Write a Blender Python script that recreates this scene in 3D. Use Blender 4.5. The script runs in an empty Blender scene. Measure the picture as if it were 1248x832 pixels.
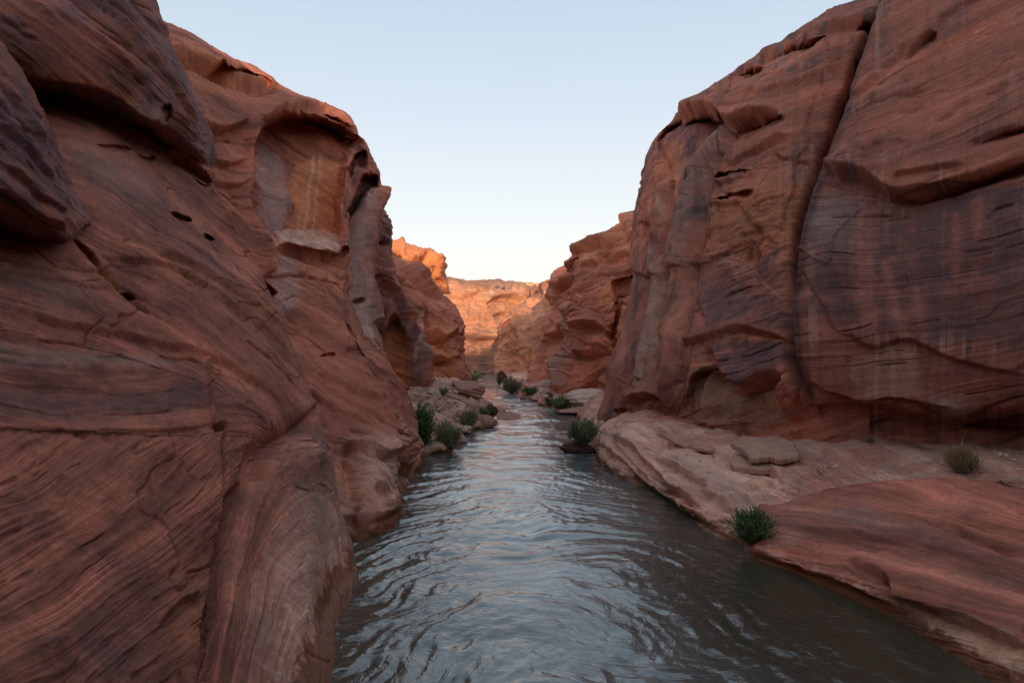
import bpy, math, random
from mathutils import Vector
import numpy as np

# ------------------------------------------------------------------ basics
H = 4.0            # camera height above the river
F = 832.0          # focal length in reference pixels (24 mm on a 36 mm sensor)
H0 = 436.0         # horizon row of the reference photograph
CAM = np.array([0.0, 0.0, H])
scene = bpy.context.scene
col = scene.collection

def W(px, py, Y):
    return ((px - 624.0) / F * Y, Y, H + (H0 - py) / F * Y)

def ground_at(px, py, z=0.0):
    Y = F * (H - z) / (py - H0)
    return W(px, py, Y)

# ------------------------------------------------------------------ noise
def _hash(ix, iy, iz, seed):
    h = (ix.astype(np.uint32) * np.uint32(374761393) + iy.astype(np.uint32) * np.uint32(668265263)
         + iz.astype(np.uint32) * np.uint32(2246822519) + np.uint32((seed * 3266489917) & 0xffffffff))
    h ^= h >> np.uint32(15); h *= np.uint32(2246822519)
    h ^= h >> np.uint32(13); h *= np.uint32(3266489917)
    h ^= h >> np.uint32(16)
    return (h & np.uint32(0xffffff)).astype(np.float32) / np.float32(0xffffff) * 2 - 1

def vn(x, y, z, seed=0):
    x = np.asarray(x, np.float32); y = np.broadcast_to(np.asarray(y, np.float32), x.shape); z = np.broadcast_to(np.asarray(z, np.float32), x.shape)
    fx, fy, fz = np.floor(x), np.floor(y), np.floor(z)
    ix, iy, iz = fx.astype(np.int64), fy.astype(np.int64), fz.astype(np.int64)
    tx, ty, tz = x - fx, y - fy, z - fz
    tx = tx * tx * tx * (tx * (tx * 6 - 15) + 10); ty = ty * ty * ty * (ty * (ty * 6 - 15) + 10); tz = tz * tz * tz * (tz * (tz * 6 - 15) + 10)
    r = 0
    for dz in (0, 1):
        wz = tz if dz else 1 - tz
        for dy in (0, 1):
            wy = ty if dy else 1 - ty
            a = _hash(ix, iy + dy, iz + dz, seed); b = _hash(ix + 1, iy + dy, iz + dz, seed)
            r = r + wz * wy * (a + (b - a) * tx)
    return r

def fbm(x, y, z, oct=4, seed=0, gain=0.5):
    r = 0; a = 1.0; t = 0
    for o in range(oct):
        s = 2.03 ** o
        r = r + a * vn(np.asarray(x) * s + 17.3 * o, np.asarray(y) * s + 5.1 * o, np.asarray(z) * s - 9.7 * o, seed + o)
        t += a; a *= gain
    return r / t * 1.6

def sst(a, b, x):
    t = np.clip((x - a) / (b - a), 0, 1)
    return t * t * (3 - 2 * t)

# ------------------------------------------------------------------ polylines on the face of a rock
def pl_dist(px, py, pts, closed=False):
    n = len(pts)
    best = np.full(px.shape, 1e9, np.float32); side = np.zeros(px.shape, np.float32); par = np.zeros(px.shape, np.float32)
    m = n if closed else n - 1
    inside = np.zeros(px.shape, bool)
    for i in range(m):
        x0, y0 = pts[i]; x1, y1 = pts[(i + 1) % n]
        dx, dy = x1 - x0, y1 - y0
        L2 = dx * dx + dy * dy + 1e-9
        t = np.clip(((px - x0) * dx + (py - y0) * dy) / L2, 0, 1)
        d = np.hypot(px - x0 - t * dx, py - y0 - t * dy)
        k = d < best
        best = np.where(k, d, best)
        side = np.where(k, np.sign((px - x0) * dy - (py - y0) * dx), side)
        par = np.where(k, (i + t) / m, par)
        if closed and y0 != y1:
            c = ((y0 > py) != (y1 > py)) & (px < (x1 - x0) * (py - y0) / (y1 - y0) + x0)
            inside ^= c
    return best, side, par, inside

def smooth_poly(pts, closed=False, k=6):
    P = np.array(pts, float); n = len(P); out = []
    m = n if closed else n - 1
    for i in range(m):
        if closed: a, b, c, d = P[(i - 1) % n], P[i], P[(i + 1) % n], P[(i + 2) % n]
        else: a, b, c, d = P[max(i - 1, 0)], P[i], P[i + 1], P[min(i + 2, n - 1)]
        for j in range(k):
            t = j / k
            out.append(tuple(0.5 * ((2 * b) + (c - a) * t + (2 * a - 5 * b + 4 * c - d) * t * t + (3 * b - a - 3 * c + d) * t ** 3)))
    if not closed: out.append(tuple(P[-1]))
    return out

def masks(op, qx, qy):
    """0..1 weight (or signed profile) of one sculpting or colouring operation"""
    k = op[0]
    if k == 'blob':
        _, cx, cy, rx, ry, ang = op[:6]
        c, s = math.cos(math.radians(ang)), math.sin(math.radians(ang))
        a = ((qx - cx) * c + (qy - cy) * s) / rx; b = (-(qx - cx) * s + (qy - cy) * c) / ry
        return np.exp(-(a * a + b * b))
    if k == 'poly':
        pts = smooth_poly(op[1], True, 4); soft = op[2]
        d, _, _, ins = pl_dist(qx, qy, pts, True)
        return np.where(ins, sst(0, soft, d), 0)
    if k == 'hollow':      # undercut: deepest under its top edge, dying out at its foot
        d, _, _, ins = pl_dist(qx, qy, smooth_poly(op[1], True, 4), True)
        return np.where(ins, sst(0, op[2], d), 0) * np.clip((op[3] - qy) / (op[3] - op[4]), 0, 1)
    if k == 'crack':
        d, _, t, _ = pl_dist(qx, qy, smooth_poly(op[1], False, 4))
        w = op[2] * (0.35 + 0.65 * np.clip(np.sin(np.clip(t, 0, 1) * math.pi), 0, 1) ** 0.5)
        return np.exp(-(d / w) ** 2)
    if k == 'side':        # everything on the upper/left side of a line, softly
        d, s, _, _ = pl_dist(qx, qy, smooth_poly(op[1], False, 4))
        return sst(-op[2], op[2], d * s)

# ------------------------------------------------------------------ mesh helpers
def link(ob, parent=None):
    col.objects.link(ob)
    if parent is not None:
        ob.parent = parent
    return ob

def tag(o, label=None, cat=None, group=None, kind=None):
    if label: o['label'] = label
    if cat: o['category'] = cat
    if group: o['group'] = group
    if kind: o['kind'] = kind
    return o

def empty(name, loc, label, cat, group=None):
    o = bpy.data.objects.new(name, None); o.location = loc; o.empty_display_size = 0.3
    col.objects.link(o)
    return tag(o, label, cat, group)

def mesh_obj(name, V, Q, mat, parent=None, smooth=True, attrs=None, origin=None):
    V = np.asarray(V, np.float32)
    if parent is not None: off = np.array(parent.location, np.float32)
    elif origin is not None: off = np.array(origin, np.float32)
    else: off = np.zeros(3, np.float32)
    V = V - off
    me = bpy.data.meshes.new(name)
    Q = np.asarray(Q, np.int32); k = Q.shape[1]
    me.vertices.add(len(V)); me.vertices.foreach_set('co', V.ravel())
    me.loops.add(Q.size); me.loops.foreach_set('vertex_index', Q.ravel())
    me.polygons.add(len(Q)); me.polygons.foreach_set('loop_start', np.arange(0, Q.size, k, dtype=np.int32))
    me.update(calc_edges=True); me.validate()
    me.polygons.foreach_set('use_smooth', np.full(len(me.polygons), smooth, bool))
    for nm, a in (attrs or {}).items():
        if a.ndim == 2:
            at = me.attributes.new(nm, 'FLOAT_COLOR', 'POINT')
            c = np.ones((len(V), 4), np.float32); c[:, :3] = a
            at.data.foreach_set('color', c.ravel())
        else:
            at = me.attributes.new(nm, 'FLOAT', 'POINT'); at.data.foreach_set('value', a.astype(np.float32))
    me.materials.append(mat)
    ob = bpy.data.objects.new(name, me)
    if parent is None and origin is not None: ob.location = origin
    return link(ob, parent)

# ------------------------------------------------------------------ materials
def new_mat(name):
    m = bpy.data.materials.new(name); m.use_nodes = True
    nt = m.node_tree; nt.nodes.clear()
    return m, nt, nt.nodes, nt.links

def rock_material():
    m, nt, N, L = new_mat('sandstone')
    out = N.new('ShaderNodeOutputMaterial'); b = N.new('ShaderNodeBsdfPrincipled')
    b.inputs['Specular IOR Level'].default_value = 0.18
    L.new(b.outputs[0], out.inputs[0])
    colr = N.new('ShaderNodeAttribute'); colr.attribute_name = 'tone'
    bed = N.new('ShaderNodeAttribute'); bed.attribute_name = 'bed'
    wet = N.new('ShaderNodeAttribute'); wet.attribute_name = 'wet'
    geo = N.new('ShaderNodeNewGeometry')
    sep = N.new('ShaderNodeSeparateXYZ'); L.new(geo.outputs['Position'], sep.inputs[0])
    def math_(op, a, bb):
        n = N.new('ShaderNodeMath'); n.operation = op
        for i, v in enumerate((a, bb)):
            if isinstance(v, (int, float)): n.inputs[i].default_value = v
            else: L.new(v, n.inputs[i])
        return n.outputs[0]
    def lam(scale, stretch, detail, rough=0.6):
        c = N.new('ShaderNodeCombineXYZ')
        L.new(math_('MULTIPLY', bed.outputs['Fac'], scale), c.inputs[0])
        L.new(math_('MULTIPLY', sep.outputs[0], stretch), c.inputs[1])
        L.new(math_('MULTIPLY', math_('ADD', sep.outputs[1], sep.outputs[2]), stretch), c.inputs[2])
        n = N.new('ShaderNodeTexNoise'); n.inputs['Scale'].default_value = 1.0
        n.inputs['Detail'].default_value = detail; n.inputs['Roughness'].default_value = rough
        L.new(c.outputs[0], n.inputs['Vector'])
        return n.outputs['Fac']
    l1 = lam(3.0, 0.12, 6, 0.72); l2 = lam(20.0, 0.22, 4, 0.7); l3 = lam(9.0, 0.1, 2, 0.5)
    nz = N.new('ShaderNodeTexNoise'); nz.inputs['Scale'].default_value = 9.0; nz.inputs['Detail'].default_value = 9; nz.inputs['Roughness'].default_value = 0.72
    L.new(geo.outputs['Position'], nz.inputs['Vector'])
    nb = N.new('ShaderNodeTexNoise'); nb.inputs['Scale'].default_value = 1.1; nb.inputs['Detail'].default_value = 7; nb.inputs['Roughness'].default_value = 0.65
    L.new(geo.outputs['Position'], nb.inputs['Vector'])
    def rng(v, a, c, lo, hi):
        r = N.new('ShaderNodeMapRange'); r.inputs[1].default_value = a; r.inputs[2].default_value = c; r.inputs[3].default_value = lo; r.inputs[4].default_value = hi
        L.new(v, r.inputs[0]); return r.outputs[0]
    k = math_('MULTIPLY', rng(l1, 0.3, 0.7, 0.74, 1.26), rng(l2, 0.32, 0.68, 0.74, 1.26))
    bs = N.new('ShaderNodeTexNoise'); bs.inputs['Scale'].default_value = 0.45; bs.inputs['Detail'].default_value = 3
    L.new(geo.outputs['Position'], bs.inputs['Vector'])
    k = math_('ADD', 1.0, math_('MULTIPLY', math_('SUBTRACT', k, 1.0), rng(bs.outputs['Fac'], 0.38, 0.62, 0.35, 1.1)))
    k = math_('MULTIPLY', k, rng(l3, 0.6, 0.74, 1.0, 0.72))
    k = math_('MULTIPLY', k, rng(nz.outputs['Fac'], 0.3, 0.7, 0.76, 1.24))
    gr = N.new('ShaderNodeTexNoise'); gr.inputs['Scale'].default_value = 46.0; gr.inputs['Detail'].default_value = 4; gr.inputs['Roughness'].default_value = 0.8
    L.new(geo.outputs['Position'], gr.inputs['Vector'])
    k = math_('MULTIPLY', k, rng(gr.outputs['Fac'], 0.3, 0.7, 0.76, 1.24))
    k = math_('MULTIPLY', k, rng(nb.outputs['Fac'], 0.3, 0.7, 0.80, 1.2))
    mx = N.new('ShaderNodeVectorMath'); mx.operation = 'SCALE'
    L.new(colr.outputs['Color'], mx.inputs[0]); L.new(k, mx.inputs['Scale'])
    # warmer, paler laminae
    mix = N.new('ShaderNodeMix'); mix.data_type = 'RGBA'; mix.blend_type = 'MULTIPLY'
    L.new(rng(l1, 0.5, 0.72, 0.0, 0.9), mix.inputs[0]); L.new(mx.outputs[0], mix.inputs[6]); mix.inputs[7].default_value = (1.12, 1.0, 0.93, 1)
    L.new(mix.outputs[2], b.inputs['Base Color'])
    L.new(rng(wet.outputs['Fac'], 0, 1, 0.86, 0.36), b.inputs['Roughness'])
    bsum = math_('ADD', math_('MULTIPLY', l2, 0.030), math_('MULTIPLY', nz.outputs['Fac'], 0.022))
    bsum = math_('ADD', bsum, math_('MULTIPLY', l1, 0.085))
    bsum = math_('ADD', bsum, math_('MULTIPLY', rng(l3, 0.58, 0.70, 0.0, -1.0), 0.014))
    bp = N.new('ShaderNodeBump'); bp.inputs['Strength'].default_value = 0.9; bp.inputs['Distance'].default_value = 1.0
    L.new(bsum, bp.inputs['Height']); L.new(bp.outputs[0], b.inputs['Normal'])
    return m

def water_material():
    m, nt, N, L = new_mat('river_water')
    out = N.new('ShaderNodeOutputMaterial'); b = N.new('ShaderNodeBsdfPrincipled')
    b.inputs['Base Color'].default_value = (0.040, 0.046, 0.028, 1); b.inputs['Roughness'].default_value = 0.07
    b.inputs['IOR'].default_value = 1.75; b.inputs['Specular IOR Level'].default_value = 0.5
    L.new(b.outputs[0], out.inputs[0])
    geo = N.new('ShaderNodeNewGeometry')
    at = N.new('ShaderNodeAttribute'); at.attribute_name = 'flow'
    n = N.new('ShaderNodeTexNoise'); n.inputs['Scale'].default_value = 1.0; n.inputs['Detail'].default_value = 4; n.inputs['Roughness'].default_value = 0.55; n.inputs['Distortion'].default_value = 0.7
    L.new(at.outputs['Vector'], n.inputs['Vector'])
    bp = N.new('ShaderNodeBump'); bp.inputs['Strength'].default_value = 0.5; bp.inputs['Distance'].default_value = 0.03
    L.new(n.outputs['Fac'], bp.inputs['Height']); L.new(bp.outputs[0], b.inputs['Normal'])
    sh = N.new('ShaderNodeAttribute'); sh.attribute_name = 'shallow'
    mix = N.new('ShaderNodeMix'); mix.data_type = 'RGBA'
    mix.inputs[6].default_value = (0.036, 0.040, 0.026, 1); mix.inputs[7].default_value = (0.15, 0.075, 0.04, 1)
    L.new(sh.outputs['Fac'], mix.inputs[0])
    st = N.new('ShaderNodeAttribute'); st.attribute_name = 'sky_sheen'
    mix2 = N.new('ShaderNodeMix'); mix2.data_type = 'RGBA'; mix2.inputs[7].default_value = (0.36, 0.42, 0.44, 1)  # pale blue base colour painted in for the sky's reflection
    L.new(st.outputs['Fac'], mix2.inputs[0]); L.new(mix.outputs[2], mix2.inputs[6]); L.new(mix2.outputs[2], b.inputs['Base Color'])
    return m

def plain_rock_material(name, c0, c1, scale=6.0, bump=0.03):
    m, nt, N, L = new_mat(name)
    out = N.new('ShaderNodeOutputMaterial'); b = N.new('ShaderNodeBsdfPrincipled'); b.inputs['Roughness'].default_value = 0.9
    b.inputs['Specular IOR Level'].default_value = 0.15
    L.new(b.outputs[0], out.inputs[0])
    geo = N.new('ShaderNodeNewGeometry')
    n = N.new('ShaderNodeTexNoise'); n.inputs['Scale'].default_value = scale; n.inputs['Detail'].default_value = 9; n.inputs['Roughness'].default_value = 0.7
    L.new(geo.outputs['Position'], n.inputs['Vector'])
    r = N.new('ShaderNodeValToRGB'); r.color_ramp.elements[0].color = (*c0, 1); r.color_ramp.elements[1].color = (*c1, 1)
    r.color_ramp.elements[0].position = 0.32; r.color_ramp.elements[1].position = 0.68
    L.new(n.outputs['Fac'], r.inputs[0]); L.new(r.outputs[0], b.inputs['Base Color'])
    bp = N.new('ShaderNodeBump'); bp.inputs['Strength'].default_value = 0.8; bp.inputs['Distance'].default_value = bump
    L.new(n.outputs['Fac'], bp.inputs['Height']); L.new(bp.outputs[0], b.inputs['Normal'])
    return m

def leaf_material(name, c0, c1, trans=0.25):
    m, nt, N, L = new_mat(name)
    out = N.new('ShaderNodeOutputMaterial'); b = N.new('ShaderNodeBsdfPrincipled'); b.inputs['Roughness'].default_value = 0.6
    b.inputs['Specular IOR Level'].default_value = 0.25
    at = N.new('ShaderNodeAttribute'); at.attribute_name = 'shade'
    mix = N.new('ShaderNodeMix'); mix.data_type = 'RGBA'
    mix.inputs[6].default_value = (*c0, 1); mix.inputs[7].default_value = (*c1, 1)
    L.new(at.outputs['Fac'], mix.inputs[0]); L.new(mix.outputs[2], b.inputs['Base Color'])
    tr = N.new('ShaderNodeBsdfTranslucent'); L.new(mix.outputs[2], tr.inputs[0])
    ms = N.new('ShaderNodeMixShader'); ms.inputs[0].default_value = trans
    L.new(b.outputs[0], ms.inputs[1]); L.new(tr.outputs[0], ms.inputs[2]); L.new(ms.outputs[0], out.inputs[0])
    return m

ROCK = rock_material(); WATER = water_material()
PALE_STONE = plain_rock_material('pale_stone', (0.40, 0.25, 0.19), (0.70, 0.52, 0.43), 9, 0.02)
RED_STONE = plain_rock_material('red_stone', (0.27, 0.125, 0.09), (0.50, 0.28, 0.21), 5, 0.05)
DARK_STONE = plain_rock_material('dark_stone', (0.05, 0.03, 0.025), (0.15, 0.08, 0.06), 6, 0.04)
BED_MAT = plain_rock_material('river_mud', (0.06, 0.045, 0.03), (0.12, 0.08, 0.05), 0.8, 0.05)
SLAB = plain_rock_material('slab_sandstone', (0.34, 0.165, 0.115), (0.54, 0.31, 0.22), 4, .03)
STEM = plain_rock_material('twig', (0.05, 0.035, 0.025), (0.14, 0.10, 0.07), 30, 0.003)
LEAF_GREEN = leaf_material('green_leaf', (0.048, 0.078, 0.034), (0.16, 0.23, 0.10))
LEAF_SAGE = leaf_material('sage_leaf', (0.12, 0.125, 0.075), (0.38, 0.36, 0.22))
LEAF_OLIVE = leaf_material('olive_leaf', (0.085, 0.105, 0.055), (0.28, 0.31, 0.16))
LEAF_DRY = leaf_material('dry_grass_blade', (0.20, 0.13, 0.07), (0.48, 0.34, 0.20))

RED = np.array((0.415, 0.142, 0.090)); ORANGE = np.array((0.60, 0.215, 0.090)); PALE = np.array((0.66, 0.39, 0.285))
PURP = np.array((0.140, 0.072, 0.072)); DARK = np.array((0.050, 0.028, 0.028)); GREY = np.array((0.45, 0.31, 0.265))
TAN = np.array((0.56, 0.325, 0.20)); BROWN = np.array((0.275, 0.098, 0.068)); WETC = np.array((0.17, 0.056, 0.020))

# ------------------------------------------------------------------ the rock sheet builder
def catmull(P, counts, axis):
    """P: (R,C,3) control net; interpolate along axis with chord-length tangents"""
    P = np.moveaxis(P, axis, 0)
    d = P[1:] - P[:-1]; h = np.linalg.norm(d, axis=-1, keepdims=True) ** 0.5 + 1e-6
    v = d / h
    T = np.empty_like(P)
    T[0] = v[0]; T[-1] = v[-1]
    T[1:-1] = (v[1:] * h[:-1] + v[:-1] * h[1:]) / (h[1:] + h[:-1])
    out = []
    for i, n in enumerate(counts):
        last = i == len(counts) - 1
        t = (np.arange(n + (1 if last else 0)) / n).reshape((-1,) + (1,) * (P.ndim - 1))
        a, b = P[i][None], P[i + 1][None]; ma, mb = T[i][None] * h[i][None], T[i + 1][None] * h[i][None]
        t2, t3 = t * t, t * t * t
        out.append((2 * t3 - 3 * t2 + 1) * a + (t3 - 2 * t2 + t) * ma + (-2 * t3 + 3 * t2) * b + (t3 - t2) * mb)
    return np.moveaxis(np.concatenate(out, 0), 0, axis)

def grid_normals(P):
    du = np.gradient(P, axis=1); dv = np.gradient(P, axis=0)
    n = np.cross(du, dv); n /= np.linalg.norm(n, axis=-1, keepdims=True) + 1e-9
    return n

def rock(name, net, parent=None, step=1.2, bed=None, mpx=0.02, terr=(), nz=(), joints=(), blocks=(), ops=(), tints=(),
         base=RED, alt=BROWN, varnish=0.0, streak=0.0, band=0.35, seed=0, origin=None, warp=4.0, wetline=0.42, up=False, palewater=0.0, sharp=False, slits=1.0):
    C = np.array([[(p[1:] if p[0] == 'w' else W(*p)) for p in r] for r in net], float)
    if sharp:
        C = np.concatenate([C[:, :1], C[:, 1:2] * .8 + C[:, :1] * .2, C[:, 1:2], C[:, 1:2] * .7 + C[:, 2:3] * .3 - np.array([0, .25, 0]), C[:, 2:]], 1)
    R_, C_ = C.shape[:2]
    y = np.maximum(C[..., 1], 1.0)
    px = 624 + F * C[..., 0] / y; py = H0 - F * (C[..., 2] - H) / y
    def inside(a, b): return (a > -60) & (a < 1308) & (b > -60) & (b < 892)
    ok = inside(px, py)
    du = np.hypot(np.diff(px, axis=1), np.diff(py, axis=1)); dv = np.hypot(np.diff(px, axis=0), np.diff(py, axis=0))
    du = np.where(ok[:, 1:] | ok[:, :-1], np.minimum(du, 420), np.minimum(du, 420) * 0.25)
    dv = np.where(ok[1:] | ok[:-1], np.minimum(dv, 420), np.minimum(dv, 420) * 0.25)
    nu = [int(min(max((0.5 * du[:, j].max() + 0.5 * du[:, j].mean()) / step, 7), 420)) for j in range(C_ - 1)]
    nv = [int(min(max((0.5 * dv[i].max() + 0.5 * dv[i].mean()) / step, 7), 420)) for i in range(R_ - 1)]
    G = catmull(catmull(C, nu, 1), nv, 0)
    shp = G.shape[:2]
    Nn = grid_normals(G)
    P = G.reshape(-1, 3).astype(np.float32); n = Nn.reshape(-1, 3).astype(np.float32)
    x, yy, z = P.T
    ys = np.maximum(yy, 1.0)
    px = (624 + F * x / ys).astype(np.float32); py = (H0 - F * (z - H) / ys).astype(np.float32)
    view = P - CAM; view /= np.linalg.norm(view, axis=1, keepdims=True)
    front = sst(-0.02, 0.12, -(view * n).sum(1))
    s = 1.0 / (mpx * 60)      # broad noise frequency tied to the size of the face
    w1 = fbm(x * s * 1.5, yy * s * 1.5, z * s * 1.5, 4, seed + 1); w2 = fbm(x * s * 1.5 + 40, yy * s * 1.5, z * s * 1.5, 4, seed + 2)
    w3 = fbm(x * s * 9, yy * s * 9, z * s * 9, 2, seed + 71); w4 = fbm(x * s * 9 + 31, yy * s * 9, z * s * 9, 2, seed + 72)
    qx = px + warp * w1 + warp * 0.35 * w3; qy = py + warp * w2 + warp * 0.35 * w4
    b = (bed(px, py) if bed else (py - 0.2 * px)).astype(np.float32)
    b = b * mpx + 5.0 * mpx * fbm(x * s * .5, yy * s * .5, z * s * .5, 2, seed + 3) + 0.35 * mpx * warp * w1 + mpx * 0.15 * w3
    d = np.zeros_like(b); dv_ = np.zeros_like(b)
    for f, a in nz:
        d += a * fbm(x * f, yy * f, z * f * 1.3, 4, seed + int(f * 100))
    for wl, a, thr in terr:          # broken ledges along the bedding
        m = sst(thr, thr + 0.35, fbm(x * s * 2.2, yy * s * 2.2, z * s * 2.2 + wl, 3, seed + 11 + int(wl * 50)))
        t = b / wl + 0.35 * fbm(x / wl * 0.22, yy / wl * 0.22, z / wl * 0.22, 3, seed + 5)
        fr = t - np.floor(t)
        idx = np.floor(t)
        per = 0.45 + 0.55 * np.abs(vn(idx * 7.3, x / wl * 0.12, yy / wl * 0.12, seed + 9))
        prof = np.where(fr < 0.84, (fr / 0.84) ** 1.7, 1 - sst(0, 1, (fr - 0.84) / 0.16))
        d += a * m * per * (prof - 0.4)
    rib = fbm(b * 5.0, x * 0.12, yy * 0.12 + z * 0.05, 3, seed + 21, 0.65)
    d += mpx * 1.1 * rib
    slit = np.zeros_like(b)
    for q_, (fr_, wd) in enumerate(((0.024, .035), (0.06, .04))):
        sb = b / mpx * fr_
        sn_ = vn(sb, x * s * .16 + 31 * q_, (yy + z) * s * .16, seed + 81 + q_) + .035 * vn(x * s * 6, yy * s * 6, z * s * 6, seed + 83)
        mk = sst(.22, .5, fbm(x * s * .9 + 7 * q_, yy * s * .9, z * s * .9, 3, seed + 85 + q_))
        slit = np.maximum(slit, mk * np.exp(-(sn_ / wd) ** 2))
    d -= mpx * 5.0 * slits * slit * front
    for f, a, w in joints:
        jn = fbm(x * f, yy * f, z * f * 1.8, 3, seed + 31 + int(f * 10))
        mk = sst(0.0, 0.4, fbm(x * f * 0.7 + 9, yy * f * 0.7, z * f * 0.7, 2, seed + 41))
        d -= a * mk * np.exp(-(jn / w) ** 2)
    for nb_, amp, crk, asp, sd in blocks:
        rs = np.random.RandomState(sd)
        vis = ok
        x0, x1, y0, y1 = px[front > .5].min(), px[front > .5].max(), py[front > .5].min(), py[front > .5].max()
        x0, x1, y0, y1 = max(x0, -40), min(x1, 1290), max(y0, -40), min(y1, 870)
        bx, by = qx + warp * 1.2 * w2, (qy + warp * 1.2 * w1 - (0 if up else 0.0) * qx) * asp
        f1 = np.full(b.shape, 1e9, np.float32); f2 = f1.copy(); off = np.zeros_like(b)
        for _ in range(nb_):
            sx, sy = rs.uniform(x0, x1), rs.uniform(y0, y1) * asp
            o, gx, gy = rs.uniform(-1, 1), rs.uniform(-1, 1), rs.uniform(-.2, 1.0)
            dd = np.hypot(bx - sx, by - sy)
            k = dd < f1
            f2 = np.where(k, f1, np.minimum(f2, dd)); off = np.where(k, o + (gx * (bx - sx) + gy * (by - sy)) * 2.2 / ((x1 - x0) / nb_ ** 0.5 + 1), off)
            f1 = np.where(k, dd, f1)
        e = f2 - f1
        d += amp * np.clip(off, -1.1, 1.1) * sst(0, 6, e) - crk * np.exp(-(e / 2.2) ** 2) * (0.3 + 0.7 * sst(-0.2, 0.5, w1))
    gx_, gy_ = qx, qy
    qx = px + .55 * warp * w1 + .08 * warp * w3; qy = py + .55 * warp * w2 + .08 * warp * w4
    for op in ops:
        if op[0] == 'step':
            _, pts, out, fall, inn, infall = op
            dd, sd, t, _ = pl_dist(qx, qy, smooth_poly(pts, False, 4))
            tp = np.clip(np.minimum(t, 1 - t) * 6, 0, 1)
            k = sst(-1, 1, dd * sd / max(2.6, min(5.0, 0.22 * infall + 1.6)))
            d += front * tp * (k * out * np.exp(-np.maximum(dd - 2, 0) / fall) - (1 - k) * inn * np.exp(-np.maximum(dd - 2, 0) / infall))
        elif op[0] in ('poly', 'blob', 'hollow') and abs(op[-1]) >= .3:
            dv_ += front * op[-1] * masks(op, qx, qy)
        else:
            d += front * op[-1] * masks(op, qx, qy)
    qx, qy = gx_, gy_
    P2 = P + n * d[:, None] - view * dv_[:, None]
    # ---- base colour
    big = fbm(x * s * 1.2, yy * s * 1.2, z * s * 1.2, 4, seed + 51); mid = fbm(x * s * 5, yy * s * 5, z * s * 5, 4, seed + 52)
    bandn = fbm(b * 1.1 / (mpx * 60) * 3, x * s * 0.25, yy * s * 0.25, 4, seed + 53, 0.6)
    cl = base + (alt - base) * sst(-0.6, 0.7, big + 0.5 * mid)[:, None]
    cl = cl * (1 + band * bandn)[:, None]
    if varnish > 0:
        v = sst(0.05, 0.55, big * 0.8 - 0.45 * mid + fbm(px * 0.03, py * 0.006, 0.0, 3, seed + 54) * 0.7 + varnish - 0.5)
        cl = cl + (PURP - cl) * (0.85 * v)[:, None]
    if streak > 0:
        sn = fbm(px * 0.09, py * 0.004 + 0.2 * w1, 3.3, 4, seed + 55, 0.6)
        cl = cl + (DARK - cl) * (streak * sst(0.15, 0.8, sn))[:, None]
        pn = fbm(px * 0.16, py * 0.0022 + 0.12 * w1, 8.1, 4, seed + 56, 0.65) * .8 + .5 * big
        cl = cl + (PALE * np.array((.85, .78, .72)) - cl) * (streak * .95 * sst(0.32, 0.62, pn))[:, None]
    cl = cl * (1 - .55 * min(slits, 1.0) * slit)[:, None]
    for op in tints:
        cc, am = op[-2], op[-1]
        jt = 0.5 if op[0] == 'crack' else 5.0
        tx_, ty_ = (px + .18 * warp * w1, py + .3 * warp * w2) if op[0] == 'crack' else (qx, qy)
        k = np.clip(masks(op, tx_ + jt * mid, ty_ + jt * big), 0, 1) * am * (0.8 + 0.35 * mid)
        cl = cl + (np.array(cc) - cl) * np.clip(k, 0, 1)[:, None]
    wl = wetline * (1 + 0.5 * mid)
    if palewater > 0:
        k = palewater * sst(0.1, 0.5, P2[:, 2]) * (1 - sst(0.8, 2.3, P2[:, 2] + 0.5 * big))
        cl = cl + (PALE - cl) * k[:, None]
    wt = 1 - sst(wl * 0.6, wl, P2[:, 2]) if wetline > 0 else np.zeros_like(b)
    if wetline > 0:
        tl = np.exp(-((P2[:, 2] - wl * 1.12) / (.10 * wetline + .01)) ** 2) * sst(-.5, .3, mid)
        cl = cl + (PALE * 1.05 - cl) * (.45 * tl)[:, None]
    cl = cl + (WETC - cl) * (0.93 * wt)[:, None]
    cl = np.clip(cl, 0.01, 0.9)
    r, c = shp
    i = np.arange(r * c).reshape(r, c)
    Q = np.stack([i[:-1, :-1], i[:-1, 1:], i[1:, 1:], i[1:, :-1]], -1).reshape(-1, 4)
    return mesh_obj(name, P2, Q, ROCK, parent, True, {'tone': cl, 'bed': b * (0.014 / mpx) ** 0.8, 'wet': wt}, origin)

# ================================================================== LEFT BANK
# ---- nearest cliff on the left
near_left = empty('canyon_cliff', (-6.0, 8.0, 0), 'sweeping dark red cliff of curved banding filling the left foreground under an overhanging dome', 'cliff')

def bed_near_left(px, py):
    up = py - (0.22 * px + 0.00115 * np.clip(px, 0, None) ** 2)
    midz = py - 0.03 * px - 14 * np.sin(px / 90.0)
    low = (py + 0.62 * px + 0.0004 * px * px) * 0.8
    sw = np.hypot(px - 385 + .10 * (py - 700), (py - 900) / 4.2) * 1.5 + .25 * px
    e1 = 398 + 0.12 * px + 0.0007 * px * px
    b = np.where(py < e1, up, np.where(py < 526 + 0.02 * px, midz + 900, low + 1700))
    gx = 300 - 0.18 * (py - 560)
    k = sst(-14, 14, px - gx) * sst(545, 575, py)
    return b * (1 - k) + (sw + 3000) * k if False else np.where((px > gx) & (py > 548), sw + 3000, b)

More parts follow.
